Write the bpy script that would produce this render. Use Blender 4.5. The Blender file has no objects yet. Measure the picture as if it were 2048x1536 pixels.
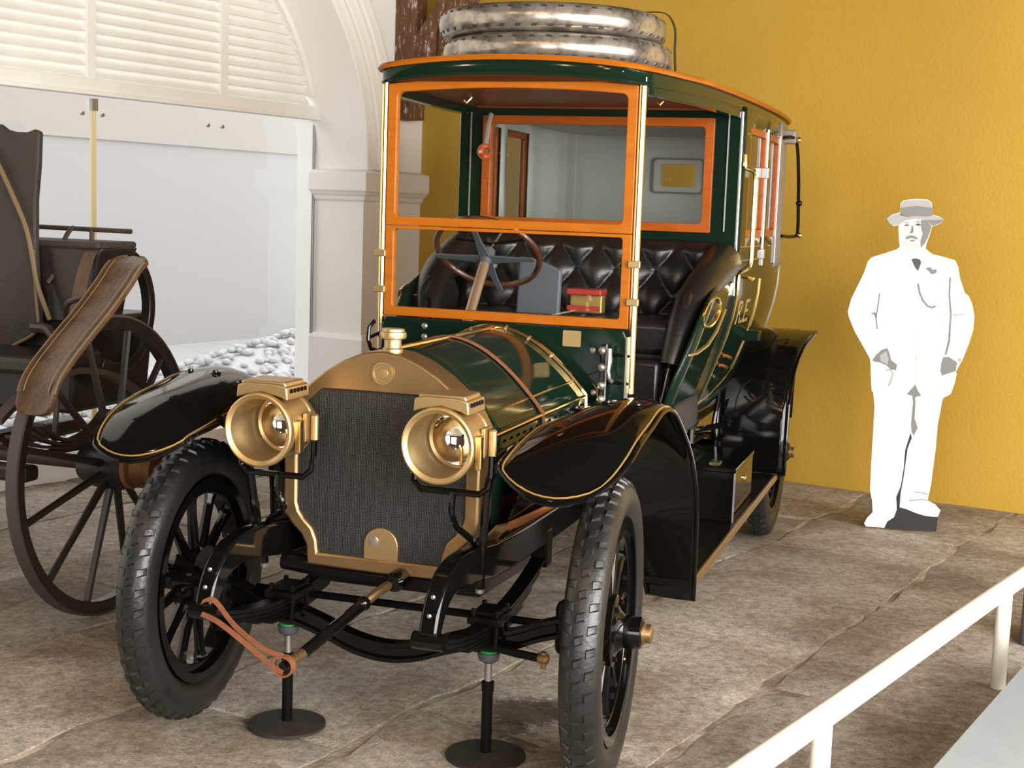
import bpy, bmesh, math, random
from mathutils import Vector, Matrix, noise

random.seed(7)
scn = bpy.context.scene
COL = scn.collection
PI = math.pi
V = Vector

# ------------------------------------------------------------------ camera
yaw, pitch, roll = math.radians(17.737), math.radians(7.086), math.radians(2.015)
fwd = V((-math.sin(yaw) * math.cos(pitch), math.cos(yaw) * math.cos(pitch), -math.sin(pitch)))
rgt = V((math.cos(yaw), math.sin(yaw), 0))
upv = rgt.cross(fwd)
r2 = rgt * math.cos(roll) + upv * math.sin(roll)
u2 = upv * math.cos(roll) - rgt * math.sin(roll)
cam_d = bpy.data.cameras.new('camera')
cam_d.sensor_width = 36.0
cam_d.lens = 36.0 * 2802.0 / 2048.0
cam_d.clip_start = 0.05
cam = bpy.data.objects.new('camera', cam_d)
cm = Matrix((r2, u2, -fwd)).transposed().to_4x4()
cm.translation = V((1.611, -3.862, 1.643))
cam.matrix_world = cm
COL.objects.link(cam)
scn.camera = cam

# ------------------------------------------------------------------ world, lights, exposure
scn.view_settings.view_transform = 'Standard'
scn.view_settings.look = 'None'
scn.view_settings.exposure = 0.45
scn.view_settings.gamma = 1.0
scn.view_settings.use_curve_mapping = False
world = bpy.data.worlds.new('world')
scn.world = world
world.use_nodes = True
bg = world.node_tree.nodes['Background']
bg.inputs['Color'].default_value = (1.0, 0.985, 0.97, 1)
bg.inputs['Strength'].default_value = 2.0

# room frame: corner K of the yellow and the white wall, E1 along the yellow wall, E2 along the white wall
K = V((-2.226, 5.776, 0)); E1 = V((0.970, -0.242, 0)).normalized(); E2 = V((0.242, 0.970, 0)).normalized()
def RM(u, v, z=0.0):
    return K + E1 * u + E2 * v + V((0, 0, z))

def lamp(kind, name, loc, energy, color, size=0.1, sizey=None, target=None, spot=None):
    d = bpy.data.lights.new(name, kind)
    d.energy = energy; d.color = color
    if kind == 'AREA':
        d.shape = 'RECTANGLE'; d.size = size; d.size_y = sizey or size
    else:
        d.shadow_soft_size = size
    if spot: d.spot_size = math.radians(spot); d.spot_blend = 0.6
    o = bpy.data.objects.new(name, d); o.location = loc
    if target is not None:
        o.rotation_euler = (V(target) - V(loc)).to_track_quat('-Z', 'Y').to_euler()
    COL.objects.link(o)
    return o
# daylight of the open arcade on the right of the hall and of the opening behind the visitor
lamp('AREA', 'arcade_daylight', RM(8.6, -5.6, 2.0), 720, (1.0, 0.97, 0.93), 7.0, 2.6, RM(3.0, -3.5, 0.9))
lamp('AREA', 'entrance_daylight', RM(6.6, -12.4, 1.9), 120, (1.0, 0.95, 0.89), 2.0, 2.6, RM(3.0, -3.0, 0.8))
# the hall's small warm spot lamps under the ceiling
for i, (x, y) in enumerate([(-0.6, -3.0), (0.5, -3.3), (1.5, -2.6), (-1.6, -2.2), (0.2, -4.6)]):
    lamp('POINT', 'halogen_lamp', (x, y, 3.55), 22, (1.0, 0.72, 0.42), 0.045)

# ------------------------------------------------------------------ materials
def new_mat(name):
    m = bpy.data.materials.new(name); m.use_nodes = True
    nt = m.node_tree
    return m, nt, nt.nodes['Principled BSDF']

def mat(name, col, rough=0.5, metal=0.0, var=None, bump=None, coat=0.0, spec=None, rvar=None):
    """col base colour; var = (scale, second colour, contrast); bump = (scale, strength)"""
    m, nt, b = new_mat(name)
    N, L = nt.nodes, nt.links
    b.inputs['Base Color'].default_value = (*col, 1)
    b.inputs['Roughness'].default_value = rough
    b.inputs['Metallic'].default_value = metal
    if coat: b.inputs['Coat Weight'].default_value = coat; b.inputs['Coat Roughness'].default_value = 0.04
    if spec is not None: b.inputs['Specular IOR Level'].default_value = spec
    tc = N.new('ShaderNodeTexCoord')
    if var:
        t = N.new('ShaderNodeTexNoise'); t.inputs['Scale'].default_value = var[0]; t.inputs['Detail'].default_value = 6
        L.new(tc.outputs['Object'], t.inputs['Vector'])
        r = N.new('ShaderNodeValToRGB')
        c = var[2] if len(var) > 2 else 0.2
        r.color_ramp.elements[0].position = 0.5 - c; r.color_ramp.elements[1].position = 0.5 + c
        r.color_ramp.elements[0].color = (*col, 1); r.color_ramp.elements[1].color = (*var[1], 1)
        L.new(t.outputs['Fac'], r.inputs['Fac']); L.new(r.outputs['Color'], b.inputs['Base Color'])
        if rvar:
            mr = N.new('ShaderNodeMapRange'); mr.inputs['To Min'].default_value = rough - rvar; mr.inputs['To Max'].default_value = rough + rvar
            L.new(t.outputs['Fac'], mr.inputs['Value']); L.new(mr.outputs['Result'], b.inputs['Roughness'])
    if bump:
        t = N.new('ShaderNodeTexNoise'); t.inputs['Scale'].default_value = bump[0]; t.inputs['Detail'].default_value = 8
        L.new(tc.outputs['Object'], t.inputs['Vector'])
        bp = N.new('ShaderNodeBump'); bp.inputs['Strength'].default_value = bump[1]; bp.inputs['Distance'].default_value = 0.01
        L.new(t.outputs['Fac'], bp.inputs['Height']); L.new(bp.outputs['Normal'], b.inputs['Normal'])
    return m

def wood(name, a, b_, rough=0.35, scale=(30, 3, 30), coat=0.0, bump=0.1, spec=0.5):
    m, nt, b = new_mat(name); N, L = nt.nodes, nt.links
    b.inputs['Specular IOR Level'].default_value = spec
    tc = N.new('ShaderNodeTexCoord'); mp = N.new('ShaderNodeMapping'); mp.inputs['Scale'].default_value = scale
    L.new(tc.outputs['Object'], mp.inputs['Vector'])
    t = N.new('ShaderNodeTexNoise'); t.inputs['Scale'].default_value = 1.0; t.inputs['Detail'].default_value = 7; t.inputs['Distortion'].default_value = 0.6
    L.new(mp.outputs['Vector'], t.inputs['Vector'])
    r = N.new('ShaderNodeValToRGB'); r.color_ramp.elements[0].position = 0.3; r.color_ramp.elements[1].position = 0.7
    r.color_ramp.elements[0].color = (*a, 1); r.color_ramp.elements[1].color = (*b_, 1)
    L.new(t.outputs['Fac'], r.inputs['Fac']); L.new(r.outputs['Color'], b.inputs['Base Color'])
    b.inputs['Roughness'].default_value = rough
    if coat: b.inputs['Coat Weight'].default_value = coat; b.inputs['Coat Roughness'].default_value = 0.05
    bp = N.new('ShaderNodeBump'); bp.inputs['Strength'].default_value = bump; bp.inputs['Distance'].default_value = 0.004
    L.new(t.outputs['Fac'], bp.inputs['Height']); L.new(bp.outputs['Normal'], b.inputs['Normal'])
    return m

def glass_mat(name, tint=(1, 1, 1), refl=1.5, fac_scale=1.0):
    m = bpy.data.materials.new(name); m.use_nodes = True
    nt = m.node_tree; N, L = nt.nodes, nt.links
    for n in list(N): N.remove(n)
    out = N.new('ShaderNodeOutputMaterial'); mix = N.new('ShaderNodeMixShader')
    tr = N.new('ShaderNodeBsdfTransparent'); tr.inputs['Color'].default_value = (*tint, 1)
    gl = N.new('ShaderNodeBsdfGlossy'); gl.inputs['Roughness'].default_value = 0.01
    fr = N.new('ShaderNodeFresnel')
    ge = N.new('ShaderNodeNewGeometry'); io = N.new('ShaderNodeMapRange')      # same reflectance on both faces of the thin pane
    io.inputs['To Min'].default_value = refl; io.inputs['To Max'].default_value = 1 / refl
    L.new(ge.outputs['Backfacing'], io.inputs['Value']); L.new(io.outputs['Result'], fr.inputs['IOR'])
    L.new(fr.outputs['Fac'], mix.inputs['Fac']); L.new(tr.outputs[0], mix.inputs[1]); L.new(gl.outputs[0], mix.inputs[2])
    L.new(mix.outputs[0], out.inputs['Surface'])
    return m

M = {}
M['yellow'] = mat('yellow_plaster', (0.490, 0.288, 0.026), 0.75, var=(1.1, (0.535, 0.328, 0.040), 0.25), bump=(55, 0.35))
M['white_wall'] = mat('white_limewash', (0.87, 0.85, 0.81), 0.8, var=(2.0, (0.90, 0.885, 0.86), 0.25), bump=(25, 0.15))
M['white_wood'] = mat('white_painted_wood', (0.84, 0.82, 0.78), 0.6, var=(6.0, (0.78, 0.75, 0.70), 0.3))
M['ceiling'] = wood('dark_ceiling_wood', (0.035, 0.018, 0.010), (0.07, 0.038, 0.02), 0.7, (3, 30, 30))
M['mortar'] = mat('lime_mortar', (0.50, 0.43, 0.34), 0.95, var=(5.0, (0.22, 0.17, 0.12), 0.12), bump=(60, 0.8))
M['ground'] = mat('outside_paving', (0.40, 0.40, 0.39), 0.9, var=(3.0, (0.5, 0.5, 0.48), 0.3))
M['render'] = mat('outside_render', (0.39, 0.385, 0.385), 0.9)
M['pebble'] = mat('white_pebble', (0.56, 0.56, 0.57), 0.8, var=(8.0, (0.48, 0.48, 0.49), 0.3))
M['brass'] = mat('aged_brass', (0.31, 0.195, 0.088), 0.38, 0.9, var=(7.0, (0.38, 0.25, 0.12), 0.3), rvar=0.08)
M['brass_lamp'] = mat('pale_brass', (0.55, 0.40, 0.20), 0.40, 0.9, var=(14.0, (0.45, 0.31, 0.14), 0.3), rvar=0.08)
M['brass_bright'] = mat('polished_brass', (0.86, 0.66, 0.30), 0.16, 1.0)
M['gold'] = mat('gold_line_paint', (0.42, 0.27, 0.085), 0.4, 0.6)
M['mirror'] = mat('silvered_mirror', (0.9, 0.9, 0.88), 0.05, 1.0)
M['copper'] = mat('copper', (0.55, 0.22, 0.12), 0.3, 1.0)
M['steel'] = mat('dull_steel', (0.42, 0.40, 0.37), 0.4, 0.9, var=(30, (0.3, 0.28, 0.25), 0.3))
M['black'] = mat('black_enamel', (0.003, 0.0026, 0.0023), 0.07, spec=0.32)
M['black_matt'] = mat('black_chassis_paint', (0.004, 0.0036, 0.0032), 0.32, bump=(60, 0.08), spec=0.14)
M['green'] = mat('dark_green_enamel', (0.0045, 0.014, 0.008), 0.09, spec=0.2)
M['orange'] = wood('varnished_orange_wood', (0.29, 0.077, 0.004), (0.36, 0.105, 0.006), 0.36, (5, 5, 40), 0.0, 0.02, 0.22)
M['red_wood'] = wood('varnished_dark_orange_wood', (0.25, 0.050, 0.004), (0.33, 0.075, 0.005), 0.35, (5, 5, 40), 0.0, 0.02, 0.25)
M['soffit'] = wood('varnished_red_wood', (0.13, 0.034, 0.011), (0.20, 0.056, 0.018), 0.4, (2, 30, 30), 0.0, 0.03, 0.2)
M['leather'] = mat('black_leather', (0.010, 0.008, 0.007), 0.34, bump=(90, 0.12))
M['tyre'] = mat('black_rubber', (0.008, 0.0077, 0.0075), 0.36, var=(14, (0.017, 0.016, 0.0145), 0.3), bump=(80, 0.15))
M['cloth'] = mat('pale_grey_cloth', (0.52, 0.52, 0.50), 0.9, bump=(300, 0.1))
M['hood'] = mat('grey_leather', (0.23, 0.20, 0.17), 0.5, bump=(150, 0.2))
M['strip'] = mat('grey_metal_strip', (0.40, 0.40, 0.40), 0.3, 0.8)
M['bluegrey'] = mat('blue_grey_finish', (0.075, 0.088, 0.105), 0.5)
M['strap'] = mat('red_brown_leather', (0.16, 0.052, 0.022), 0.55, var=(40, (0.22, 0.078, 0.034), 0.3))
M['glass'] = glass_mat('clear_glass', (0.97, 0.98, 0.97), 1.45)
M['pane'] = glass_mat('shop_glass', (0.95, 0.96, 0.97), 1.6)
M['rail'] = mat('cream_rail_paint', (0.86, 0.84, 0.75), 0.35)
M['panel'] = mat('grey_panel', (0.20, 0.225, 0.225), 0.22, var=(5, (0.24, 0.26, 0.26), 0.3))
M['column'] = mat('dark_grey_paint', (0.055, 0.058, 0.066), 0.5)
M['card'] = mat('white_card', (0.93, 0.93, 0.93), 0.6)
M['print_light'] = mat('pale_grey_print', (0.36, 0.36, 0.355), 0.6)
M['print_pale'] = mat('near_white_print', (0.64, 0.64, 0.63), 0.6)
M['print_mid'] = mat('mid_grey_print', (0.19, 0.19, 0.185), 0.6)
M['print_dark'] = mat('dark_grey_print', (0.05, 0.05, 0.05), 0.6)
M['print_face'] = mat('face_grey_print', (0.56, 0.56, 0.55), 0.6)
M['print_black'] = mat('black_card', (0.014, 0.013, 0.014), 0.6)
M['iron'] = mat('dark_iron', (0.020, 0.015, 0.012), 0.5, var=(20, (0.05, 0.028, 0.016), 0.25))
M['cwood'] = wood('dark_carriage_wood', (0.005, 0.0035, 0.003), (0.015, 0.008, 0.0055), 0.42, (20, 20, 20), 0.1)
M['cleather'] = mat('brown_leather', (0.034, 0.018, 0.009), 0.32, var=(12, (0.095, 0.047, 0.020), 0.22), rvar=0.08, bump=(70, 0.25))
M['canvas'] = mat('grey_brown_canvas', (0.014, 0.0105, 0.0078), 0.6, var=(6, (0.032, 0.0235, 0.017), 0.3), bump=(40, 0.4))
M['piping'] = mat('tan_piping', (0.13, 0.085, 0.036), 0.5)
M['plug_green'] = mat('green_paint', (0.02, 0.22, 0.06), 0.5)
M['dark_stud'] = mat('worn_dark_rubber', (0.07, 0.055, 0.042), 0.4, 0.3)
M['red'] = mat('red_paint', (0.30, 0.022, 0.018), 0.5)

# timber with flaking whitewash
m, nt, b = new_mat('old_beam_wood'); N, L = nt.nodes, nt.links
tc = N.new('ShaderNodeTexCoord'); mp = N.new('ShaderNodeMapping'); mp.inputs['Scale'].default_value = (26, 26, 7)
L.new(tc.outputs['Object'], mp.inputs['Vector'])
t = N.new('ShaderNodeTexNoise'); t.inputs['Scale'].default_value = 1.5; t.inputs['Detail'].default_value = 8; t.inputs['Roughness'].default_value = 0.7
L.new(mp.outputs['Vector'], t.inputs['Vector'])
r = N.new('ShaderNodeValToRGB'); cr = r.color_ramp
cr.elements[0].position = 0.3; cr.elements[0].color = (0.07, 0.03, 0.014, 1)
cr.elements[1].position = 0.58; cr.elements[1].color = (0.17, 0.075, 0.03, 1)
e = cr.elements.new(0.625); e.color = (0.62, 0.55, 0.46, 1)
L.new(t.outputs['Fac'], r.inputs['Fac']); L.new(r.outputs['Color'], b.inputs['Base Color']); b.inputs['Roughness'].default_value = 0.7
M['beam'] = m

# flagstone
m, nt, b = new_mat('worn_flagstone'); N, L = nt.nodes, nt.links
geo = N.new('ShaderNodeNewGeometry'); oi = N.new('ShaderNodeObjectInfo')
def nz(scale, detail=8, rough=0.6, vec=None):
    t = N.new('ShaderNodeTexNoise'); t.inputs['Scale'].default_value = scale; t.inputs['Detail'].default_value = detail; t.inputs['Roughness'].default_value = rough
    L.new((vec or geo.outputs['Position']), t.inputs['Vector']); return t
n1 = nz(1.9); n2 = nz(24, 12, 0.78); n3 = nz(110, 4, 0.8)
r1 = N.new('ShaderNodeValToRGB'); r1.color_ramp.elements[0].position = 0.36; r1.color_ramp.elements[1].position = 0.62
r1.color_ramp.elements[0].color = (0.27, 0.21, 0.152, 1); r1.color_ramp.elements[1].color = (0.50, 0.45, 0.385, 1)
L.new(n1.outputs['Fac'], r1.inputs['Fac'])
r2_ = N.new('ShaderNodeValToRGB'); r2_.color_ramp.elements[0].position = 0.30; r2_.color_ramp.elements[1].position = 0.66
r2_.color_ramp.elements[0].color = (0.40, 0.385, 0.37, 1); r2_.color_ramp.elements[1].color = (1.5, 1.5, 1.49, 1)
L.new(n2.outputs['Fac'], r2_.inputs['Fac'])
mx = N.new('ShaderNodeMix'); mx.data_type = 'RGBA'; mx.blend_type = 'MULTIPLY'; mx.inputs['Factor'].default_value = 1.0
L.new(r1.outputs['Color'], mx.inputs[6]); L.new(r2_.outputs['Color'], mx.inputs[7])
hv = N.new('ShaderNodeHueSaturation')
mr = N.new('ShaderNodeMapRange'); mr.inputs['To Min'].default_value = 0.8; mr.inputs['To Max'].default_value = 1.15
L.new(oi.outputs['Random'], mr.inputs['Value']); L.new(mr.outputs['Result'], hv.inputs['Value'])
r3_ = N.new('ShaderNodeValToRGB'); r3_.color_ramp.elements[0].position = 0.33; r3_.color_ramp.elements[1].position = 0.70
r3_.color_ramp.elements[0].color = (0.62, 0.60, 0.58, 1); r3_.color_ramp.elements[1].color = (1.4, 1.4, 1.4, 1)
L.new(n3.outputs['Fac'], r3_.inputs['Fac'])
mx3 = N.new('ShaderNodeMix'); mx3.data_type = 'RGBA'; mx3.blend_type = 'MULTIPLY'; mx3.inputs['Factor'].default_value = 1.0
L.new(mx.outputs[2], mx3.inputs[6]); L.new(r3_.outputs['Color'], mx3.inputs[7]); L.new(mx3.outputs[2], hv.inputs['Color'])
# oil stains below the engine
last = hv.outputs['Color']
for (sx, sy, rad) in [(0.33, 0.42, 0.13), (0.44, 0.50, 0.10), (0.30, 0.24, 0.09), (0.40, 0.16, 0.06)]:
    d = N.new('ShaderNodeVectorMath'); d.operation = 'DISTANCE'; d.inputs[1].default_value = (sx, sy, 0)
    L.new(geo.outputs['Position'], d.inputs[0])
    ad = N.new('ShaderNodeMath'); ad.operation = 'MULTIPLY_ADD'; ad.inputs[1].default_value = 0.20; L.new(n2.outputs['Fac'], ad.inputs[0]); L.new(d.outputs['Value'], ad.inputs[2])
    q = N.new('ShaderNodeMapRange'); q.inputs['From Min'].default_value = rad + 0.08; q.inputs['From Max'].default_value = rad + 0.12
    q.inputs['To Min'].default_value = 0.75; q.inputs['To Max'].default_value = 0.0
    L.new(ad.outputs[0], q.inputs['Value'])
    m2 = N.new('ShaderNodeMix'); m2.data_type = 'RGBA'; L.new(q.outputs['Result'], m2.inputs['Factor'])
    L.new(last, m2.inputs[6]); m2.inputs[7].default_value = (0.055, 0.042, 0.022, 1); last = m2.outputs[2]
L.new(last, b.inputs['Base Color']); b.inputs['Roughness'].default_value = 0.8
bp = N.new('ShaderNodeBump'); bp.inputs['Strength'].default_value = 0.9; bp.inputs['Distance'].default_value = 0.012
sm = N.new('ShaderNodeMath'); sm.operation = 'MULTIPLY_ADD'; sm.inputs[1].default_value = 0.35
L.new(n3.outputs['Fac'], sm.inputs[0]); L.new(n2.outputs['Fac'], sm.inputs[2]); L.new(sm.outputs[0], bp.inputs['Height'])
L.new(bp.outputs['Normal'], b.inputs['Normal'])
M['stone'] = m

# radiator honeycomb
m, nt, b = new_mat('radiator_honeycomb'); N, L = nt.nodes, nt.links
tc = N.new('ShaderNodeTexCoord')
vo = N.new('ShaderNodeTexVoronoi'); vo.inputs['Scale'].default_value = 190; vo.inputs['Randomness'].default_value = 0.25
L.new(tc.outputs['Object'], vo.inputs['Vector'])
r = N.new('ShaderNodeValToRGB'); r.color_ramp.elements[0].position = 0.15; r.color_ramp.elements[1].position = 0.6
r.color_ramp.elements[0].color = (0.005, 0.005, 0.005, 1); r.color_ramp.elements[1].color = (0.020, 0.018, 0.016, 1)
L.new(vo.outputs['Distance'], r.inputs['Fac']); L.new(r.outputs['Color'], b.inputs['Base Color']); b.inputs['Roughness'].default_value = 0.5
bp = N.new('ShaderNodeBump'); bp.inputs['Strength'].default_value = 0.6; bp.inputs['Distance'].default_value = 0.004
L.new(vo.outputs['Distance'], bp.inputs['Height']); L.new(bp.outputs['Normal'], b.inputs['Normal'])
M['core'] = m

# silvery painted spare tyres with dark worn spots
m, nt, b = new_mat('silver_painted_rubber'); N, L = nt.nodes, nt.links
tc = N.new('ShaderNodeTexCoord'); t = N.new('ShaderNodeTexNoise'); t.inputs['Scale'].default_value = 9; t.inputs['Detail'].default_value = 9; t.inputs['Roughness'].default_value = 0.7
L.new(tc.outputs['Object'], t.inputs['Vector'])
r = N.new('ShaderNodeValToRGB'); r.color_ramp.elements[0].position = 0.36; r.color_ramp.elements[1].position = 0.55
r.color_ramp.elements[0].color = (0.12, 0.10, 0.08, 1); r.color_ramp.elements[1].color = (0.42, 0.375, 0.32, 1)
L.new(t.outputs['Fac'], r.inputs['Fac']); L.new(r.outputs['Color'], b.inputs['Base Color'])
b.inputs['Roughness'].default_value = 0.24; b.inputs['Metallic'].default_value = 0.7
M['silver_tyre'] = m

# ------------------------------------------------------------------ geometry helpers
class G:
    def __init__(s): s.v = []; s.f = []
    def add(s, vs, fs):
        o = len(s.v); s.v += [V(p) for p in vs]; s.f += [tuple(i + o for i in f) for f in fs]; return s
    def box(s, a, b):
        x0, y0, z0 = a; x1, y1, z1 = b
        return s.add([(x0,y0,z0),(x1,y0,z0),(x1,y1,z0),(x0,y1,z0),(x0,y0,z1),(x1,y0,z1),(x1,y1,z1),(x0,y1,z1)],
                     [(0,3,2,1),(4,5,6,7),(0,1,5,4),(1,2,6,5),(2,3,7,6),(3,0,4,7)])
    def rbox(s, u0, u1, v0, v1, z0, z1):          # box in the room's frame
        P = [RM(u0,v0,z0),RM(u1,v0,z0),RM(u1,v1,z0),RM(u0,v1,z0),RM(u0,v0,z1),RM(u1,v0,z1),RM(u1,v1,z1),RM(u0,v1,z1)]
        return s.add(P, [(0,3,2,1),(4,5,6,7),(0,1,5,4),(1,2,6,5),(2,3,7,6),(3,0,4,7)])
    def loft(s, rings, closed=True, caps=True, loop=False):
        n = len(rings[0]); vs = [p for r in rings for p in r]; fs = []
        m = len(rings)
        for i in range(m if loop else m - 1):
            a, b = i * n, ((i + 1) % m) * n
            for j in range(n if closed else n - 1):
                k = (j + 1) % n
                fs.append((a + j, a + k, b + k, b + j))
        if caps and closed and not loop:
            fs.append(tuple(range(n - 1, -1, -1))); fs.append(tuple((m - 1) * n + j for j in range(n)))
        return s.add(vs, fs)
    def tube(s, pts, r, n=8, loop=False, flat=None):
        pts = [V(p) for p in pts]; m = len(pts); rings = []
        up = None
        for i, p in enumerate(pts):
            a = pts[(i - 1) % m] if (loop or i > 0) else p
            c = pts[(i + 1) % m] if (loop or i < m - 1) else p
            t = (c - a).normalized()
            if up is None:
                up = V((0, 0, 1)) if abs(t.z) < 0.9 else V((1, 0, 0))
            x = up - t * up.dot(t)
            if x.length < 1e-4: x = V((1, 0, 0)) - t * t.x
            x.normalize(); y = t.cross(x); up = x
            rr = r[i] if isinstance(r, (list, tuple)) else r
            rings.append([p + x * math.cos(2*PI*k/n) * rr * (flat or 1) + y * math.sin(2*PI*k/n) * rr for k in range(n)])
        return s.loft(rings, True, True, loop)
    def lathe(s, prof, org, ax, n=24, caps=True):
        org = V(org); ax = V(ax).normalized()
        x = ax.orthogonal().normalized(); y = ax.cross(x)
        rings = [[org + ax * h + (x * math.cos(2*PI*k/n) + y * math.sin(2*PI*k/n)) * rr for k in range(n)] for rr, h in prof]
        return s.loft(rings, True, caps)
    def prism(s, poly, org, ax, ay, d):
        """poly 2D in (ax, ay) at org, extruded by vector d"""
        org, ax, ay, d = V(org), V(ax), V(ay), V(d)
        A = [org + ax * p[0] + ay * p[1] for p in poly]; n = len(A)
        return s.add(A + [p + d for p in A], [tuple(range(n)), tuple(range(2*n - 1, n - 1, -1))] + [(i, (i+1) % n + 0, (i+1) % n + n, i + n)[::-1] for i in range(n)])
    def ringprism(s, outer, inner, org, ax, ay, d):
        org, ax, ay, d = V(org), V(ax), V(ay), V(d); n = len(outer)
        f = lambda P, o: [org + ax * p[0] + ay * p[1] + o for p in P]
        z = V((0, 0, 0))
        return s.loft([f(outer, z), f(inner, z), f(inner, d), f(outer, d)], True, False, True)
    def strip(s, path, w, th):
        """flat band: path of (point, width vector); th = thickness along normal"""
        rings = []
        for i, (p, wv, nv) in enumerate(path):
            p, wv, nv = V(p), V(wv), V(nv).normalized()
            rings.append([p - wv * w, p + wv * w, p + wv * w + nv * th, p - wv * w + nv * th])
        return s.loft(rings)
    def ball(s, c, r, n=8, m=6, sc=(1, 1, 1)):
        rings = []
        for i in range(m + 1):
            a = PI * i / m; rr = max(math.sin(a), 0.02)
            rings.append([V(c) + V((math.cos(2*PI*k/n) * rr * r * sc[0], math.sin(2*PI*k/n) * rr * r * sc[1], -math.cos(a) * r * sc[2])) for k in range(n)])
        return s.loft(rings)

def rrect(x0, x1, y0, y1, r, n=5):
    P = []
    for cx, cy, a0 in ((x1 - r, y1 - r, 0), (x0 + r, y1 - r, PI/2), (x0 + r, y0 + r, PI), (x1 - r, y0 + r, 1.5*PI)):
        for k in range(n + 1):
            a = a0 + PI/2 * k / n; P.append((cx + r * math.cos(a), cy + r * math.sin(a)))
    return P

def catmull(P, n):
    """smooth resample of a list of vectors"""
    P = [V(p) for p in P]; out = []
    for i in range(len(P) - 1):
        a = P[max(i-1, 0)]; b = P[i]; c = P[i+1]; d = P[min(i+2, len(P)-1)]
        for k in range(n):
            t = k / n
            out.append(0.5 * ((2*b) + (c - a) * t + (2*a - 5*b + 4*c - d) * t*t + (3*b - a - 3*c + d) * t**3))
    out.append(P[-1]); return out

ORG = {}
def obj(name, g, m, parent=None, at=None, smooth=True, ang=35, bevel=0.0, solid=0.0, fix=True):
    """links G as one mesh object; `at` = world position of its origin"""
    if at is None: at = ORG[parent] if parent else V((0, 0, 0))
    at = V(at)
    me = bpy.data.meshes.new(name)
    me.from_pydata([tuple(p - at) for p in g.v], [], g.f)
    if fix:
        bm = bmesh.new(); bm.from_mesh(me)
        bmesh.ops.recalc_face_normals(bm, faces=bm.faces)
        bm.to_mesh(me); bm.free()
    ms = m if isinstance(m, (list, tuple)) else [m]
    for q in ms: me.materials.append(q)
    if smooth:
        for p in me.polygons: p.use_smooth = True
        me.set_sharp_from_angle(angle=math.radians(ang))
    o = bpy.data.objects.new(name, me); COL.objects.link(o)
    ORG[o] = at
    if parent:
        o.parent = parent; o.location = at - ORG[parent]
    else:
        o.location = at
    if solid:
        md = o.modifiers.new('thickness', 'SOLIDIFY'); md.thickness = solid; md.offset = 0
    if bevel:
        md = o.modifiers.new('soft_edge', 'BEVEL'); md.width = bevel; md.segments = 2; md.limit_method = 'ANGLE'; md.angle_limit = math.radians(40)
    return o

def thing(name, label, cat, at, group=None):
    o = bpy.data.objects.new(name, None); COL.objects.link(o); o.location = at; o.empty_display_size = 0.1
    ORG[o] = V(at); o['label'] = label; o['category'] = cat
    if group: o['group'] = group
    return o
def tag(o, label, cat, group=None):
    o['label'] = label; o['category'] = cat
    if group: o['group'] = group
    return o
def struct(o, label=None):
    o['kind'] = 'structure'
    if label: o['label'] = label
    return o
def base_at(g, at):   # single-mesh thing with its origin at its base
    return at
def copy_tree(o, parent=None, delta=None):
    c = o.copy(); COL.objects.link(c); c.parent = parent
    ORG[c] = ORG[o].copy()
    if delta is not None: c.location = o.location + delta; ORG[c] += delta
    for ch in list(o.children): copy_tree(ch, c)
    return c

# ------------------------------------------------------------------ the hall
def flagstone(u0, u1, v0, v1, nm):
    nu = max(3, int((u1 - u0) / 0.085)); nv = max(3, int((v1 - v0) / 0.085)); ga = 0.008
    vs, fs = [], []
    tilt = (random.uniform(-.004, .004), random.uniform(-.004, .004)); h0 = random.uniform(-0.006, 0.0)
    for i in range(nu + 1):
        for j in range(nv + 1):
            u = u0 + (u1 - u0) * i / nu; v = v0 + (v1 - v0) * j / nv
            eu = 1 if i in (0, nu) else 0; ev = 1 if j in (0, nv) else 0
            p = RM(u, v)
            w = noise.noise(V((p.x * 2.6, p.y * 2.6, 1.7))) * 0.05 + noise.noise(V((p.x * 15, p.y * 15, 4.0))) * 0.018
            w2 = noise.noise(V((p.x * 2.6, p.y * 2.6, 7.7))) * 0.05 + noise.noise(V((p.x * 15, p.y * 15, 9.0))) * 0.018
            r = 0.030 * max(0.0, noise.noise(V((p.x * 3, p.y * 3, 2.2))) + .1) + 0.008 * max(0, noise.noise(V((p.x * 22, p.y * 22, 6.2))))
            if eu: u += w + (ga + r) * (1 if i == 0 else -1)
            if ev: v += w2 + (ga + r) * (1 if j == 0 else -1)
            z = h0 + noise.noise(V((p.x * 2.4, p.y * 2.4, 0))) * 0.006 + noise.noise(V((p.x * 7, p.y * 7, 3))) * 0.005 + tilt[0] * (i / nu - .5) + tilt[1] * (j / nv - .5)
            if eu or ev: z -= 0.007
            vs.append(RM(u, v, min(z, -0.0005)))
    w_ = nv + 1
    for i in range(nu):
        for j in range(nv): fs.append((i*w_+j, (i+1)*w_+j, (i+1)*w_+j+1, i*w_+j+1))
    ring = [i*w_ for i in range(nu+1)] + [nu*w_+j for j in range(1, nv+1)] + [i*w_+nv for i in range(nu-1, -1, -1)] + [j for j in range(nv-1, 0, -1)]
    o = len(vs)
    for k in ring: vs.append(vs[k] - V((0, 0, 0.04)))
    n = len(ring)
    for k in range(n): fs.append((ring[k], o+k, o+(k+1) % n, ring[(k+1) % n]))
    g = G(); g.add(vs, fs)
    c = RM((u0+u1)/2, (v0+v1)/2)
    return obj('flagstone', g, M['stone'], floor, at=V((c.x, c.y, 0)), ang=60)

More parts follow.
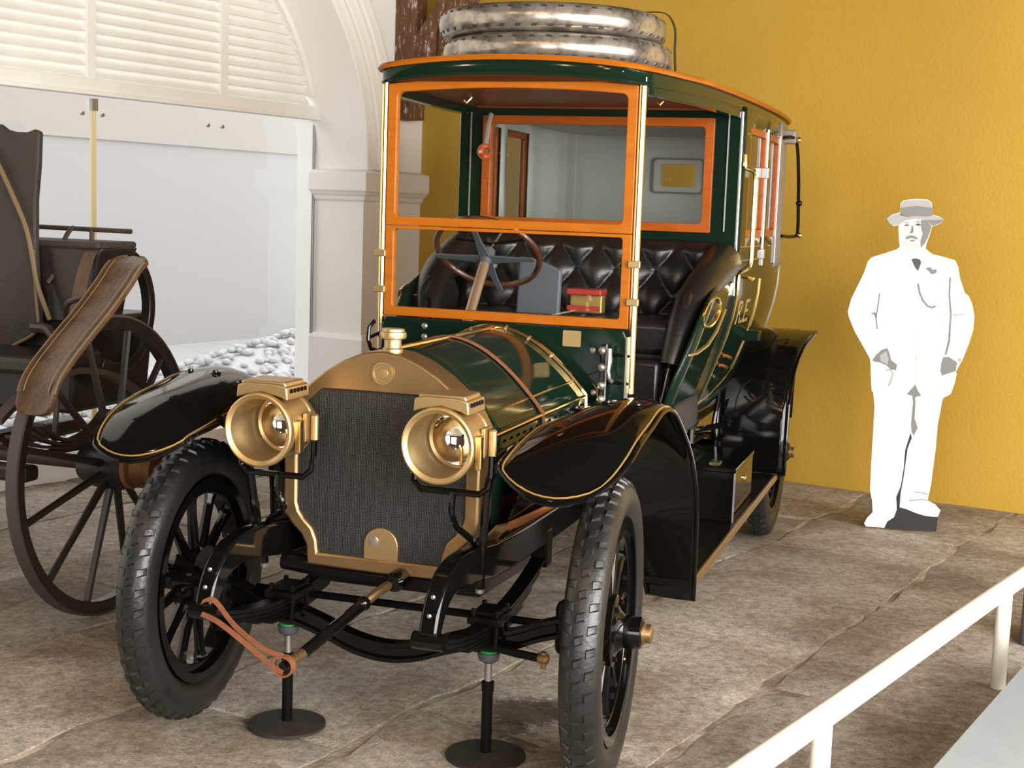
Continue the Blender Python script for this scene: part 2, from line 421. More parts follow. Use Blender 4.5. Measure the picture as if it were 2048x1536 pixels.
floor = obj('floor', G().rbox(-0.5, 9.0, -13, 0.0, -0.12, -0.016), M['mortar'], smooth=False)
struct(floor, 'hall floor of large worn stone flags in pale mortar')
uedges = [-0.42, 0.38, 1.15, 1.95, 2.72, 3.48, 4.33, 5.10, 5.95]
for a, b_ in zip(uedges[:-1], uedges[1:]):
    v = -0.02
    while v > -9.2:
        ln = random.uniform(0.75, 1.55)
        flagstone(a, b_, v - ln, v, 0); v -= ln

wb = obj('wall_back', G().rbox(0.0, 9.0, 0.0, 0.3, -0.12, 4.3), M['yellow'], smooth=False)
struct(wb, 'rough plastered mustard yellow back wall')
# white wall with a wide round-headed opening
vc, zc, rr = -2.30, 1.88, 1.63
arc = [(vc + rr * math.cos(a), zc + rr * math.sin(a)) for a in [PI * k / 40 for k in range(41)]]
poly = [(0.3, -0.12), (0.3, 4.3), (-13, 4.3), (-13, -0.12), (vc - rr, -0.12)] + arc[::-1] + [(vc + rr, -0.12)]
g = G().prism(poly, RM(0, 0), E2, V((0, 0, 1)), -E1 * 0.60)
wl = obj('wall_left', g, M['white_wall'], ang=30); struct(wl, 'whitewashed wall with a wide arched opening')
# mouldings round the arch head
def arch_band(r0, r1, u0, u1):
    g = G(); A = [PI * k / 48 for k in range(49)]
    rings = [[RM(u0, vc + r0*math.cos(a), zc + r0*math.sin(a)), RM(u0, vc + r1*math.cos(a), zc + r1*math.sin(a)),
              RM(u1, vc + r1*math.cos(a), zc + r1*math.sin(a)), RM(u1, vc + r0*math.cos(a), zc + r0*math.sin(a))] for a in A]
    return g.loft(rings)
t1 = obj('trim_1', arch_band(1.63, 1.73, -0.35, 0.028), M['white_wall'], bevel=0.01); struct(t1)
for r0, r1, u1 in ((1.73, 1.82, 0.055), (1.82, 1.92, 0.085)):
    obj('moulding', arch_band(r0, r1, -0.1, u1), M['white_wall'], t1, bevel=0.012)
# pier cap and foot
def pier_mould(nm, prof, parent=None):
    """prof of (projection, z); runs round the pier's reveal and front"""
    g = G(); rings = []
    for pr_, z in prof:
        rings.append([RM(-0.44, -0.67 - pr_, z), RM(pr_, -0.67 - pr_, z), RM(pr_, 0.02, z), RM(-0.44, 0.02, z)])
    return obj(nm, g.loft(rings), M['white_wall'], parent, bevel=0.006)
t2 = pier_mould('trim_2', [(0.0, 1.66), (0.02, 1.672), (0.028, 1.70), (0.05, 1.712), (0.055, 1.725), (0.075, 1.735), (0.075, 1.865), (0.0, 1.885)]); struct(t2)
t3 = pier_mould('trim_3', [(0.045, -0.1), (0.045, 0.70), (0.02, 0.73), (0.0, 0.735)]); struct(t3)
t4 = obj('trim_4', G().rbox(-0.55, -0.36, -3.93, -0.67, -0.1, 0.15), M['white_wall'], bevel=0.01, smooth=False); struct(t4)

# window: louvred fanlight above a large pane
gu = -0.435
g = G()
A = [PI * k / 40 for k in range(41)]
A = [a for a in A if zc + 1.63 * math.sin(a) > 2.30]
rings = [[RM(gu - .03, vc + q * math.cos(a), zc + q * math.sin(a)) for q in (1.59, 1.63)] + [RM(gu + .05, vc + q * math.cos(a), zc + q * math.sin(a)) for q in (1.63, 1.59)] for a in A]
g.loft(rings)
win = obj('window_1', g, M['white_wood'], at=RM(gu, -2.17, 0)); struct(win, 'arched opening with white louvres above a large glass pane')
obj('transom', G().rbox(gu - .04, gu + .06, -3.86, -0.69, 2.235, 2.31), M['white_wood'], win, smooth=False, bevel=0.006)
obj('transom_lip', G().rbox(gu - .02, gu + .075, -3.88, -0.67, 2.215, 2.24), M['white_wood'], win, smooth=False, bevel=0.004)
mul = [-2.73, -1.64]
for v in mul:
    top = zc + math.sqrt(max(0.01, 1.60**2 - (v - vc)**2))
    obj('mullion', G().rbox(gu - .03, gu + .045, v - 0.035, v + 0.035, 2.31, top), M['white_wood'], win, smooth=False, bevel=0.004)
bays = [(-3.90, -2.765), (-2.695, -1.675), (-1.605, -0.70)]
z = 2.318
while z < 3.44:
    half = math.sqrt(max(0, 1.585**2 - (z + 0.05 - zc)**2))
    for a, b_ in bays:
        a2, b2 = max(a, vc - half), min(b_, vc + half)
        if b2 - a2 > 0.05:
            P = [(0.030, z - .004), (0.038, z + .004), (-0.010, z + 0.062), (-0.018, z + 0.056)]
            g = G().loft([[RM(gu + p[0], v, p[1]) for p in P] for v in (a2, b2)])
            obj('slat', g, M['white_wood'], win, at=RM(gu, (a2 + b2) / 2, z), smooth=False)
    z += 0.0635
pane = obj('pane', G().rbox(gu - .004, gu + .004, -3.90, -0.70, 0.15, 2.23), M['pane'], win, smooth=False)
obj('pane_joint', G().rbox(gu - .006, gu + .010, -2.70, -2.665, 0.15, 2.13), mat('cream_seal', (0.70, 0.60, 0.36), 0.6), win, smooth=False)
obj('pane_clip', G().rbox(gu - .006, gu + .02, -2.705, -2.66, 2.13, 2.20), M['strip'], win, smooth=False)
for v in (-2.77, -2.62, -1.75, -1.62):
    obj('pane_bolt', G().lathe([(0.001, 0.016), (0.012, 0.014), (0.013, 0.0)], RM(gu + .004, v, 2.11), E1, 10), M['strip'], win)
obj('edge_seal', G().rbox(gu - .006, gu + .012, -0.70, -0.685, 0.15, 2.20), M['strip'], win, smooth=False)

# timber post on the corner with its slanting brace
tb = obj('trim_5', G().rbox(0.0, 0.165, -0.36, -0.20, 2.246, 4.3), M['beam'], smooth=False, bevel=0.012); struct(tb, 'old timber post with flaking whitewash in the corner')
g = G()
dv = V((0.0, 0.0, 0.0))
P0, P1 = (0.10, 2.62), (1.30, 3.98)
g.loft([[RM(u - .065, v, z + .06) for v in (-0.35, -0.21)] + [RM(u + .075, v, z - .065) for v in (-0.21, -0.35)] for u, z in (P0, P1)])
obj('brace', g, M['beam'], tb, smooth=False, bevel=0.012)
ce = obj('ceiling', G().rbox(-0.6, 9.0, -13, 0.3, 4.2, 4.4), M['ceiling'], smooth=False); struct(ce)
for k in range(7):
    obj('ceiling_beam', G().rbox(0.0, 9.0, -12.4 + k * 1.9, -12.2 + k * 1.9, 3.95, 4.2), M['ceiling'], ce, smooth=False)
colm = obj('column_1', G().rbox(4.955, 5.30, -2.75, -2.46, -0.05, 4.2), M['column'], smooth=False, bevel=0.01); struct(colm, 'dark grey square column at the edge of the hall')
# the arcade's piers on the right and the hall's end behind the visitor
wr = obj('wall_right', G().rbox(8.9, 9.2, -13, 0.3, 3.4, 4.3), M['white_wall'], smooth=False); struct(wr)
for v in (-0.5, -3.4, -6.8, -10.2):
    obj('pier', G().rbox(8.85, 9.25, v - .35, v + .35, -0.1, 3.4), M['white_wall'], wr, smooth=False)
wf = obj('wall_front', G().rbox(-0.6, 9.2, -13.3, -13, -0.1, 4.3), M['ceiling'], smooth=False); struct(wf)

# outside beyond the glass
og = obj('ground', G().rbox(-9.0, -0.5, -13, 6.0, -0.2, -0.05), M['ground'], smooth=False); struct(og)
ow = obj('wall_outside', G().rbox(-6.0, -5.8, -13, 7.0, -0.1, 4.5), M['render'], smooth=False); struct(ow)
obj('cream_reflection_band', G().rbox(-5.8, -5.77, -13, 7.0, 2.24, 4.5), mat('cream_reflection', (0.40, 0.383, 0.355), 0.9), ow, smooth=False)  # added band: a cream reflection in the pane put into the wall colour
# pebble bank
proto = []
bm = bmesh.new(); bmesh.ops.create_icosphere(bm, subdivisions=1, radius=1)
pv = [v.co.copy() for v in bm.verts]; pf = [tuple(v.index for v in f.verts) for f in bm.faces]; bm.free()
g = G()
def bank(u, v):
    return max(0.0, 0.10 + 0.16 * (v + 1.6)) * max(0.0, 1 - abs(u + 2.2) / 1.3)
for _ in range(2600):
    u = random.uniform(-3.4, -0.75); v = random.uniform(-4.6, 1.8)
    h = min(bank(u, v), 0.55)
    if u > -1.1: h = max(h, 0.02)
    r = random.uniform(0.03, 0.055)
    c = RM(u, v, -0.05 + h + r * 0.3); s_ = V((r * random.uniform(.8, 1.3), r * random.uniform(.8, 1.3), r * random.uniform(.5, .8)))
    g.add([c + V((p.x*s_.x, p.y*s_.y, p.z*s_.z)) for p in pv], pf)
for _ in range(1):
    nu, nv = 14, 40
    vs = [RM(-3.5 + 2.8*i/nu, -4.6 + 6.4*j/nv, -0.06 + min(bank(-3.5 + 2.8*i/nu, -4.6 + 6.4*j/nv), .55)) for i in range(nu+1) for j in range(nv+1)]
    g.add(vs, [(i*(nv+1)+j, (i+1)*(nv+1)+j, (i+1)*(nv+1)+j+1, i*(nv+1)+j+1) for i in range(nu) for j in range(nv)])
pb = obj('pebble_bank', g, M['pebble'], smooth=True, ang=80); pb['kind'] = 'stuff'; tag(pb, 'bank of white pebbles outside behind the glass pane', 'pebbles')

# ------------------------------------------------------------------ the limousine
car = thing('limousine', 'dark green vintage limousine with brass radiator, brass lamps and orange wood window frames', 'car', (0, 1.7, 0))
X3, Y3, Z3 = V((1, 0, 0)), V((0, 1, 0)), V((0, 0, 1))

# --- wheels
HUBZ = 0.441
def tyre_geo(R=0.441, a=0.057, b=0.060, axis='x', lumps=True, nseg=72, c=(0, 0, 0), rows=(-.033, 0.0, 0.033), nl=46, body=True, hgt=0.0065, wid=0.013):
    g = G(); rc = R - b; n = 16; rings = []
    def pt(ang, x, r):
        if axis == 'x': return V(c) + V((x, r * math.cos(ang), r * math.sin(ang)))
        return V(c) + V((r * math.cos(ang), r * math.sin(ang), x))
    def sec(t):
        ct, st = math.cos(t), math.sin(t)
        e = 0.8
        return (a * math.copysign(abs(ct)**e, ct), b * math.copysign(abs(st)**(e if st > 0 else 1.0), st))
    for k in range(nseg):
        ang = 2*PI*k/nseg
        rings.append([pt(ang, sec(2*PI*j/n)[0], rc + sec(2*PI*j/n)[1]) for j in range(n)])
    if body: g.loft(rings, True, False, True)
    if lumps:
        for ri, x0 in enumerate(rows):
            for k in range(nl):
                ang = 2*PI*(k + 0.5 * (ri % 2))/nl
                rr_ = rc + b * (1 - abs(x0 / a)**2.5)**0.42
                w, l, h = wid, 0.014, hgt
                sg = 1 if x0 >= 0 else -1
                q = []
                for (dx, da, hh) in ((-1, -1, 0), (1, -1.6, 0), (1, 0.4, 0), (-1, 1, 0), (-.7, -.6, 1), (.7, -1.1, 1), (.7, .1, 1), (-.7, .7, 1)):
                    xx = x0 + sg * dx * w; r0 = rc + b * (1 - min(abs(xx / a), .97)**2.5)**0.42
                    q.append(pt(ang + da * l / R, xx, r0 + (h if hh else -0.003)))
                g.add(q, [(0,3,2,1),(4,5,6,7),(0,1,5,4),(1,2,6,5),(2,3,7,6),(3,0,4,7)])
            # groove-like ridge beside each row
    return g
def make_wheel(at, side):
    at = V(at); s = side
    g = G()
    def ringx(prof, n=48):
        g.loft([[at + V((x * s, r * math.cos(2*PI*k/n), r * math.sin(2*PI*k/n))) for k in range(n)] for x, r in prof], True, False, True)
    ringx([(-.027, .272), (.027, .272), (.027, .302), (-.027, .302)])
    w = obj('wheel', g, M['black'], car, at=at, bevel=0.004)
    g = G()
    n = 48
    g.loft([[at + V((x * s, r * math.cos(2*PI*k/n), r * math.sin(2*PI*k/n))) for k in range(n)] for x, r in [(-.045, .300), (.045, .300), (.045, .330), (.036, .325), (-.036, .325), (-.045, .330)]], True, False, True)
    obj('rim', g, M['black'], w)
    gt = tyre_geo(); gt.v = [p + at for p in gt.v]
    obj('tyre', gt, M['tyre'], w, ang=50)
    for k in range(12):
        a = 2*PI*k/12 + 0.13
        d = V((0, math.cos(a), math.sin(a))); t = V((0, -math.sin(a), math.cos(a)))
        rings = []
        for r_, wx, wt in ((.045, .022, .020), (.10, .021, .017), (.20, .017, .014), (.255, .018, .016), (.275, .024, .022)):
            rings.append([at + d * r_ + X3 * math.cos(2*PI*j/8) * wx + t * math.sin(2*PI*j/8) * wt for j in range(8)])
        obj('spoke', G().loft(rings), M['black'], w)
    obj('hub', G().lathe([(.105, -.035), (.105, .032), (.098, .036), (.075, .037), (.060, .045), (.048, .060), (.046, .108), (.040, .112)], at, X3 * s, 28), M['black'], w)
    for k in range(6):
        a = 2*PI*k/6
        obj('hub_bolt', G().lathe([(.009, .03), (.009, .044), (.004, .047)], at + V((0, .085*math.cos(a), .085*math.sin(a))), X3 * s, 6), M['black_matt'], w)
    obj('hub_cap', G().lathe([(.034, .108), (.034, .118), (.028, .120), (.028, .136), (.022, .140), (.004, .142)], at, X3 * s, 20), M['brass'], w)
    if at.y > 1: obj('brake_drum', G().lathe([(.13, -.10), (.14, -.095), (.14, -.045), (.10, -.03)], at, X3 * s, 32), M['black_matt'], w)
    return w
TX = 0.69
WB = 3.45
for s in (-1, 1):
    make_wheel((.685 if s > 0 else -.665, 0, HUBZ), s).rotation_euler = (0, 0, math.radians(4.5))     # front wheels turned a little
for s in (-1, 1):
    make_wheel((s * TX, WB, HUBZ), s)

# --- radiator
YR = -0.086
half_o = [(0.0, 1.217), (0.06, 1.210), (0.12, 1.186), (0.18, 1.150), (0.235, 1.105), (0.285, 1.050), (0.310, 1.005), (0.314, 0.95), (0.314, 0.74), (0.306, 0.70), (0.285, 0.672), (0.255, 0.645), (0.236, 0.61), (0.232, 0.552), (0.0, 0.549)]
half_i = [(0.0, 1.095), (0.06, 1.095), (0.10, 1.095), (0.14, 1.095), (0.186, 1.095), (0.255, 1.042), (0.266, 1.015), (0.270, 0.95), (0.270, 0.74), (0.262, 0.715), (0.243, 0.69), (0.217, 0.665), (0.203, 0.63), (0.199, 0.592), (0.0, 0.592)]
outer = half_o + [(-x, z) for x, z in half_o[-2:0:-1]]
inner = half_i + [(-x, z) for x, z in half_i[-2:0:-1]]
g = G().ringprism(outer, inner, (0, YR, 0), X3, Z3, Y3 * 0.125)
obj('radiator_shell', g, M['brass'], car, bevel=0.007)
obj('radiator_core', G().prism(inner, (0, YR + 0.012, 0), X3, Z3, Y3 * 0.09), M['core'], car, smooth=False)
cap = obj('radiator_cap', G().lathe([(.030, 1.195), (.030, 1.222), (.026, 1.226), (.026, 1.250), (.039, 1.254), (.041, 1.262), (.039, 1.272), (.035, 1.274), (.034, 1.282), (.004, 1.284)], (0.012, -0.035, 0), Z3, 24), M['brass_lamp'], car)
bad = obj('radiator_badge', G().lathe([(.034, 0.002), (.034, .007), (.028, .007), (.026, .003), (.018, .003), (.016, .007), (.003, .008)], (0.005, YR, 1.153), -Y3, 28), M['brass_lamp'], car)
g = G().prism([(-.055, 0), (-.055, .045)] + [(-.055*math.cos(a), .045 + .055*math.sin(a)) for a in [PI*k/12 for k in range(1, 12)]] + [(.055, .045), (.055, 0)], (0.008, YR + 0.004, 0.588), X3, Z3, Y3 * 0.02)
plate = obj('starter_plate', g, M['brass_lamp'], car, bevel=0.002)
obj('starter_hole', G().lathe([(.015, 0), (.015, .003), (.012, .004), (.002, .004)], (-0.014, YR + 0.004, 0.647), -Y3, 18), M['strip'], plate)
obj('lower_tank', G().box((-0.20, YR + .02, 0.50), (0.20, 0.03, 0.552)), M['black_matt'], car, smooth=False, bevel=0.008)

# --- bonnet
def bon_section(t, n=16, drop=True):
    """half section at fraction t of the bonnet's length, centre to side bottom"""
    y = 0.038 + t * (0.945 - 0.038); w = 0.312 + t * 0.034; zh = 0.975 + t * 0.018; zt = 1.214
    P = []
    for k in range(n + 1):
        q = k / n
        P.append((q * w, zt - (zt - zh) * q**1.83))
    return y, w, zh, P
rings = []
for i in range(13):
    y, w, zh, P = bon_section(i / 12)
    full = [V((-x, y, z)) for x, z in P[::-1]] + [V((x, y, z)) for x, z in P[1:]]
    rings.append(full)
bn = obj('bonnet', G().loft(rings, False, False), M['green'], car, solid=0.004, ang=60)
for s in (-1, 1):
    rings = []
    for i in range(13):
        y, w, zh, P = bon_section(i / 12)
        rings.append([V((s * w, y, zh)), V((s * (w + .002), y, zh - .10)), V((s * w, y, 0.70))])
    sp_ = obj('bonnet_side', G().loft(rings, False, False), M['green'], car, solid=0.004)
    g = G()
    for i in range(15):
        y, w, zh, P = bon_section(0.03 + i * 0.067)
        g.ball((s * (w + .004), y, zh - .028), 0.005, 6, 4)
    obj('rivet_row', g, M['black_matt'], sp_)['kind'] = 'stuff'
    obj('hinge_strip', G().tube([(s * (bon_section(t)[1] + .004), bon_section(t)[0], bon_section(t)[2]) for t in (0, .5, 1)], 0.006), M['brass_bright'], car)
    g = G()
    pts = []
    for t in (0, .25, .5, .75, 1):
        y, w, zh, P = bon_section(t); q = P[14]; pts.append((s * q[0], y, q[1] + .003))
    obj('bonnet_bead', G().tube(pts, 0.0035, 6), M['brass_bright'], car)
obj('bonnet_ridge', G().tube([(0, 0.03, 1.216), (0, 0.945, 1.217)], 0.009), M['brass_bright'], car)
y, w, zh, P = bon_section(1.0)
full = [V((-x, y + .004, z + .004)) for x, z in P[::-1]] + [V((x, y + .004, z + .004)) for x, z in P[1:]]
full = [V((-w - .003, y + .004, 0.94))] + full + [V((w + .003, y + .004, 0.94))]
obj('bonnet_hoop', G().tube(full, 0.0135, 10), M['brass_bright'], car)
for k in (6, 13, 19, 23, 27):
    if k < len(full): obj('hoop_band', G().tube([full[k] - (full[k+1]-full[k-1]).normalized()*.004, full[k] + (full[k+1]-full[k-1]).normalized()*.004], 0.0155, 12), M['brass_lamp'], car)
# leather strap across the bonnet
def on_bon(t, q):
    y, w, zh, P = bon_section(t); return V((q * w, y, 1.214 - (1.214 - zh) * abs(q)**1.83))
pts = []
for k in range(25):
    q = -1 + 2 * k / 24
    p = on_bon(0.48, q) + V((0, 0, .006)) + V((0.004 * q, 0, 0)); pts.append(p)
pts = [V((-0.338, 0.48, 0.80))] + pts + [V((0.338, 0.48, 0.80))]
obj('bonnet_strap', G().strip([(p, Y3, (V((p.x, 0, 0.5)) if abs(p.x) < .33 else V((p.x, 0, 0)))) for p in pts], 0.011, 0.005), M['strap'], car)

# --- dashboard, scuttle board
YD = 1.03
g = G().prism([(-.475, .72), (.475, .72), (.475, 1.20), (.462, 1.228), (-.462, 1.228), (-.475, 1.20)], (0, YD - 0.012, 0), X3, Z3, Y3 * 0.03)
dash = obj('scuttle_board', g, M['green'], car, bevel=0.006, smooth=False)
g = G()
for s in (-1, 1): g.box((s * .4765 - .003, YD - .016, .72), (s * .4765 + .003, YD + .02, 1.205))
obj('board_edge', g, M['strip'], dash, smooth=False)
for x, z in ((-.30, 1.20), (.352, 1.15), (.36, 0.997), (-.30, 1.16)):
    obj('bolt', G().lathe([(.012, 0), (.012, .006), (.006, .010)], (x, YD - .012, z), -Y3, 8), M['steel'], dash)
pl = obj('maker_plate', G().prism(rrect(-.034, .034, -.029, .029, .004, 2), (0.272, YD - .012, 1.188), X3, Z3, -Y3 * .004), M['brass_lamp'], dash, smooth=False)
blk = obj('fuse_block', G().box((.388, .985, .965), (.408, 1.018, 1.175)), M['black'], car, bevel=0.004, smooth=False)
for z in (1.155, 1.095, 1.03, .98):
    obj('fuse_knob', G().lathe([(.014, 0), (.017, .008), (.012, .018), (.003, .022)], (.398, .985, z), -Y3, 12), M['steel'], blk)
obj('block_edge', G().box((.408, .985, .965), (.413, .992, 1.178)), M['strip'], blk, smooth=False)
obj('switch_lever', G().tube([(.425, .97, 1.165), (.427, .965, 1.12), (.425, .96, 1.085), (.432, .955, 1.06), (.446, .95, 1.048)], [.009, .011, .008, .007, .007], 8), M['steel'], car)
for z in (1.135, 1.035):
    obj('post_stay', G().tube([(.41, 1.0, z + .006), (.495, 1.035, z)], 0.006), M['black'], car)
# black hook bracket on the far side of the scuttle
obj('lamp_hook', G().tube([(-.475, .95, 1.215), (-.488, .93, 1.19), (-.487, .92, 1.145), (-.475, .92, 1.112), (-.448, .93, 1.105), (-.43, .97, 1.115), (-.428, 1.02, 1.13)], 0.008), M['black'], car)
obj('lamp_hook', G().tube([(-.52, 1.0, 1.145), (-.47, 1.02, 1.17)], 0.007), M['black'], car)

# --- windscreen
YW = 1.045
def subdiv(P, k=8):
    out = []
    for i, p in enumerate(P):
        q = P[(i + 1) % len(P)]
        n_ = k if math.hypot(q[0] - p[0], q[1] - p[1]) > .2 else 1
        out += [(p[0] + (q[0] - p[0]) * j / n_, p[1] + (q[1] - p[1]) * j / n_) for j in range(n_)]
    return out
def sash(nm, x0, x1, z0, z1, bx, bt, bb, rad, m=M['orange'], y=YW, th=.034, arch=0.0):
    o = subdiv(rrect(x0, x1, z0, z1, 0.004, 5)); i = subdiv(rrect(x0 + bx, x1 - bx, z0 + bb, z1 - bt, rad, 5))
    zm = (z0 + z1) / 2
    f = lambda P: [(x, z + arch * (1 - (x / x1)**2) * (1 if z > zm else 0)) for x, z in P]
    o, i = f(o), f(i)
    return obj(nm, G().ringprism(o, i, (0, y - th/2, 0), X3, Z3, Y3 * th), m, car, bevel=0.003)
lo = sash('lower_windscreen', -.474, .474, 1.232, 1.570, .034, .012, .034, .012)
obj('pane', G().box((-.445, YW - .003, 1.26), (.445, YW + .003, 1.562)), M['glass'], lo, smooth=False)
up = sash('upper_windscreen', -.474, .474, 1.572, 2.092, .036, .034, .032, .022, arch=.022)
obj('pane', G().box((-.445, YW - .003, 1.60), (.445, YW + .003, 2.075)), M['glass'], up, smooth=False)
for s in (-1, 1):
    obj('windscreen_post', G().tube([(s * .489, 1.04, 1.02), (s * .489, 1.04, 2.12)], 0.0145, 12), M['brass_bright'], car)
    obj('post_foot', G().lathe([(.015, 0), (.015, .02), (.009, .03)], (s * .489, 1.04, 1.00), Z3, 12), M['brass_lamp'], car)
    for z in (1.465, 1.33):
        obj('sash_clamp', G().box((s * .489 - .022, 1.015, z - .013), (s * .489 + .022, 1.03, z + .013)), M['brass_lamp'], car, smooth=False, bevel=0.003)

# --- roof
def roof_plan(off=0.0):
    right = [(0.0, 0.955), (0.15, 0.956), (0.30, 0.962), (0.42, 0.977), (0.475, 1.0), (0.507, 1.045), (0.525, 1.10), (0.555, 1.25), (0.59, 1.52), (0.62, 1.85), (0.645, 2.3), (0.66, 2.8), (0.665, 3.3), (0.655, 3.7), (0.63, 3.98), (0.56, 4.13), (0.40, 4.19), (0.0, 4.21)]
    P = [V((x, y, 0)) for x, y in right]
    P = catmull(P, 3)
    full = P + [V((-p.x, p.y, 0)) for p in P[-2:0:-1]]
    n = len(full); out = []
    for i, p in enumerate(full):
        t = (full[(i+1) % n] - full[i-1]).normalized(); nrm = V((t.y, -t.x, 0))
        out.append(p + nrm * off)
    return out
def crown(p): return -0.012 * min(1, (p.x / 0.5)**2) * min(1, max(0, (1.6 - p.y) / .6)) + 2.098 + 0.026 * (1 - min(1, (p.x / 0.58)**2)) - (0.030 if False else 0.0) + 0.012 * min(1.0, max(0, (p.y - 1.0) / 2.5))
def roofring(off, dz): return [p + V((0, 0, crown(p) + dz)) for p in roof_plan(off)]
obj('roof_fascia', G().loft([roofring(-.02, -0.002), roofring(.0, -0.004), roofring(.004, .006), roofring(0, .012), roofring(0, .05), roofring(-.02, .05)], True, False, True), M['green'], car, ang=50)
obj('roof_moulding', G().loft([roofring(-.02, .046), roofring(.012, .047), roofring(.018, .056), roofring(.012, .066), roofring(-.02, .070)], True, False, True), M['orange'], car, ang=50)
g = G()
R_ = [roofring(-.015, .058)]
c = [V((p.x * .0, 2.5, 2.235)) for p in R_[0]]
mid1 = [V((p.x * .75, 2.5 + (p.y - 2.5) * .8, p.z + .006)) for p in R_[0]]
mid2 = [V((p.x * .4, 2.5 + (p.y - 2.5) * .5, p.z + .010)) for p in R_[0]]
mid3 = [V((p.x * .05, 2.5 + (p.y - 2.5) * .1, p.z + .012)) for p in R_[0]]
g.loft([R_[0], mid1, mid2, mid3])
obj('roof_top', g, M['hood'], car, ang=60)
g = G(); Rb = roofring(-.018, 0.002)
Rb2 = [V((p.x * .6, 2.4 + (p.y - 2.4) * .7, p.z + .012)) for p in Rb]; Rb3 = [V((p.x * .05, 2.4 + (p.y - 2.4) * .1, p.z + .016)) for p in Rb]
g.loft([Rb, Rb2, Rb3])
obj('roof_lining', g, M['soffit'], car, ang=60)
obj('lining_rail', G().box((-.56, 2.24, 2.098), (.56, 2.285, 2.125)), M['soffit'], car, smooth=False, bevel=0.005)
for x in (-.40, .42):
    obj('curtain_hook', G().tube([(x, 1.75, 2.13), (x - .005, 1.74, 2.10), (x - .02, 1.73, 2.08), (x - .03, 1.73, 2.09)], 0.006, 6), M['brass_bright'], car)

for s in (-1, 1):
    P = [V((s * x, y, 0)) for x, y in ((.485, 1.06), (.505, 1.12), (.535, 1.27), (.57, 1.53), (.60, 1.86), (.622, 2.28))]
    P = catmull(P, 3)
    obj('roof_side_rail', G().loft([[p + V((-.02 * s, 0, crown(p) - .034)), p + V((.02 * s, 0, crown(p) - .034)), p + V((.02 * s, 0, crown(p) + .002)), p + V((-.02 * s, 0, crown(p) + .002))] for p in P]), M['green'], car, smooth=False)
# --- cabin
def body_off(z):      # how far the side tucks in below the waist
    T = [(0.70, .21), (0.76, .185), (0.83, .15), (0.90, .12), (0.97, .095), (1.10, .047), (1.20, .02), (1.30, .004), (1.40, 0.0), (2.2, 0.0)]
    for (a, va), (b_, vb) in zip(T[:-1], T[1:]):
        if a <= z <= b_: return va + (vb - va) * (z - a) / (b_ - a)
    return 0.21
side = [(0.648, 2.30), (0.652, 2.36), (0.658, 2.44), (0.664, 2.55), (0.668, 2.66), (0.672, 2.78), (0.675, 2.86), (0.677, 2.95), (0.678, 3.05), (0.676, 3.2), (0.672, 3.32), (0.668, 3.42), (0.660, 3.6), (0.645, 3.8), (0.620, 3.97), (0.57, 4.08), (0.48, 4.14), (0.30, 4.165), (0.119, 4.17)]
plan = [V((x, y, 0)) for x, y in side]
plan = plan + [V((-p.x, p.y, 0)) for p in plan[::-1]]
zl = [0.70, 0.76, 0.83, 0.90, 0.97, 1.10, 1.20, 1.30, 1.40, 1.48, 1.555, 1.80, 1.935, 2.045, 2.12]
np_ = len(plan)
def shellpt(i, z, inset=0.0):
    p = plan[i]; t = (plan[min(i+1, np_-1)] - plan[max(i-1, 0)]).normalized(); nrm = V((t.y, -t.x, 0))
    return p - nrm * (body_off(z) + inset) + V((0, 0, z))
NS = len(side)
def is_window(i, k):
    ii = i if i < NS - 1 else (2 * NS - 2 - i)
    z0 = zl[k]
    if i == NS - 1: return 11 <= k <= 11          # rear light, between the two middle plan points
    y = side[ii][1] if ii < NS else 9
    if 10 <= k <= 12 and (ii in (2, 3, 4, 5)): return True
    if 10 <= k <= 12 and (ii in (7, 8, 9)): return True
    return False
body = G(); hood_ = G(); lin = G()
def q4(g, i, k, ins=0.0):
    g.add([shellpt(i, zl[k], ins), shellpt(i+1, zl[k], ins), shellpt(i+1, zl[k+1], ins), shellpt(i, zl[k+1], ins)], [(0, 1, 2, 3)])
for i in range(np_ - 1):
    ii = i if i < NS - 1 else (2 * NS - 2 - i)
    for k in range(len(zl) - 1):
        if i == NS - 1 and k == 11: continue
        if is_window(i, k): continue
        q4(hood_ if (ii >= 10 and zl[k] >= 1.39) else body, i, k)
        if zl[k] >= 0.97: q4(lin, i, k, 0.035)
def weld(g):
    seen = {}; vs = []; mp_ = []
    for p in g.v:
        key = (round(p.x, 4), round(p.y, 4), round(p.z, 4))
        if key not in seen: seen[key] = len(vs); vs.append(p)
        mp_.append(seen[key])
    g.v = vs; g.f = [tuple(mp_[i] for i in f) for f in g.f]; return g
obj('cabin_body', weld(body), M['green'], car, solid=0.012, ang=50)
hd = obj('cabin_hood', weld(hood_), M['hood'], car, solid=0.02, ang=50)
ln_ = obj('cabin_lining', weld(lin), M['cloth'], car, solid=0.008, ang=60)
obj('cabin_floor', G().box((-.46, 2.3, .68), (.46, 4.0, .72)), M['black_matt'], car, smooth=False)
obj('headlining', G().box((-.60, 2.34, 2.085), (.60, 4.08, 2.105)), M['cloth'], car, smooth=False)
obj('rear_seat', G().box((-.55, 3.5, 1.0), (.55, 4.05, 1.42)), M['cloth'], car, smooth=False, bevel=0.05)
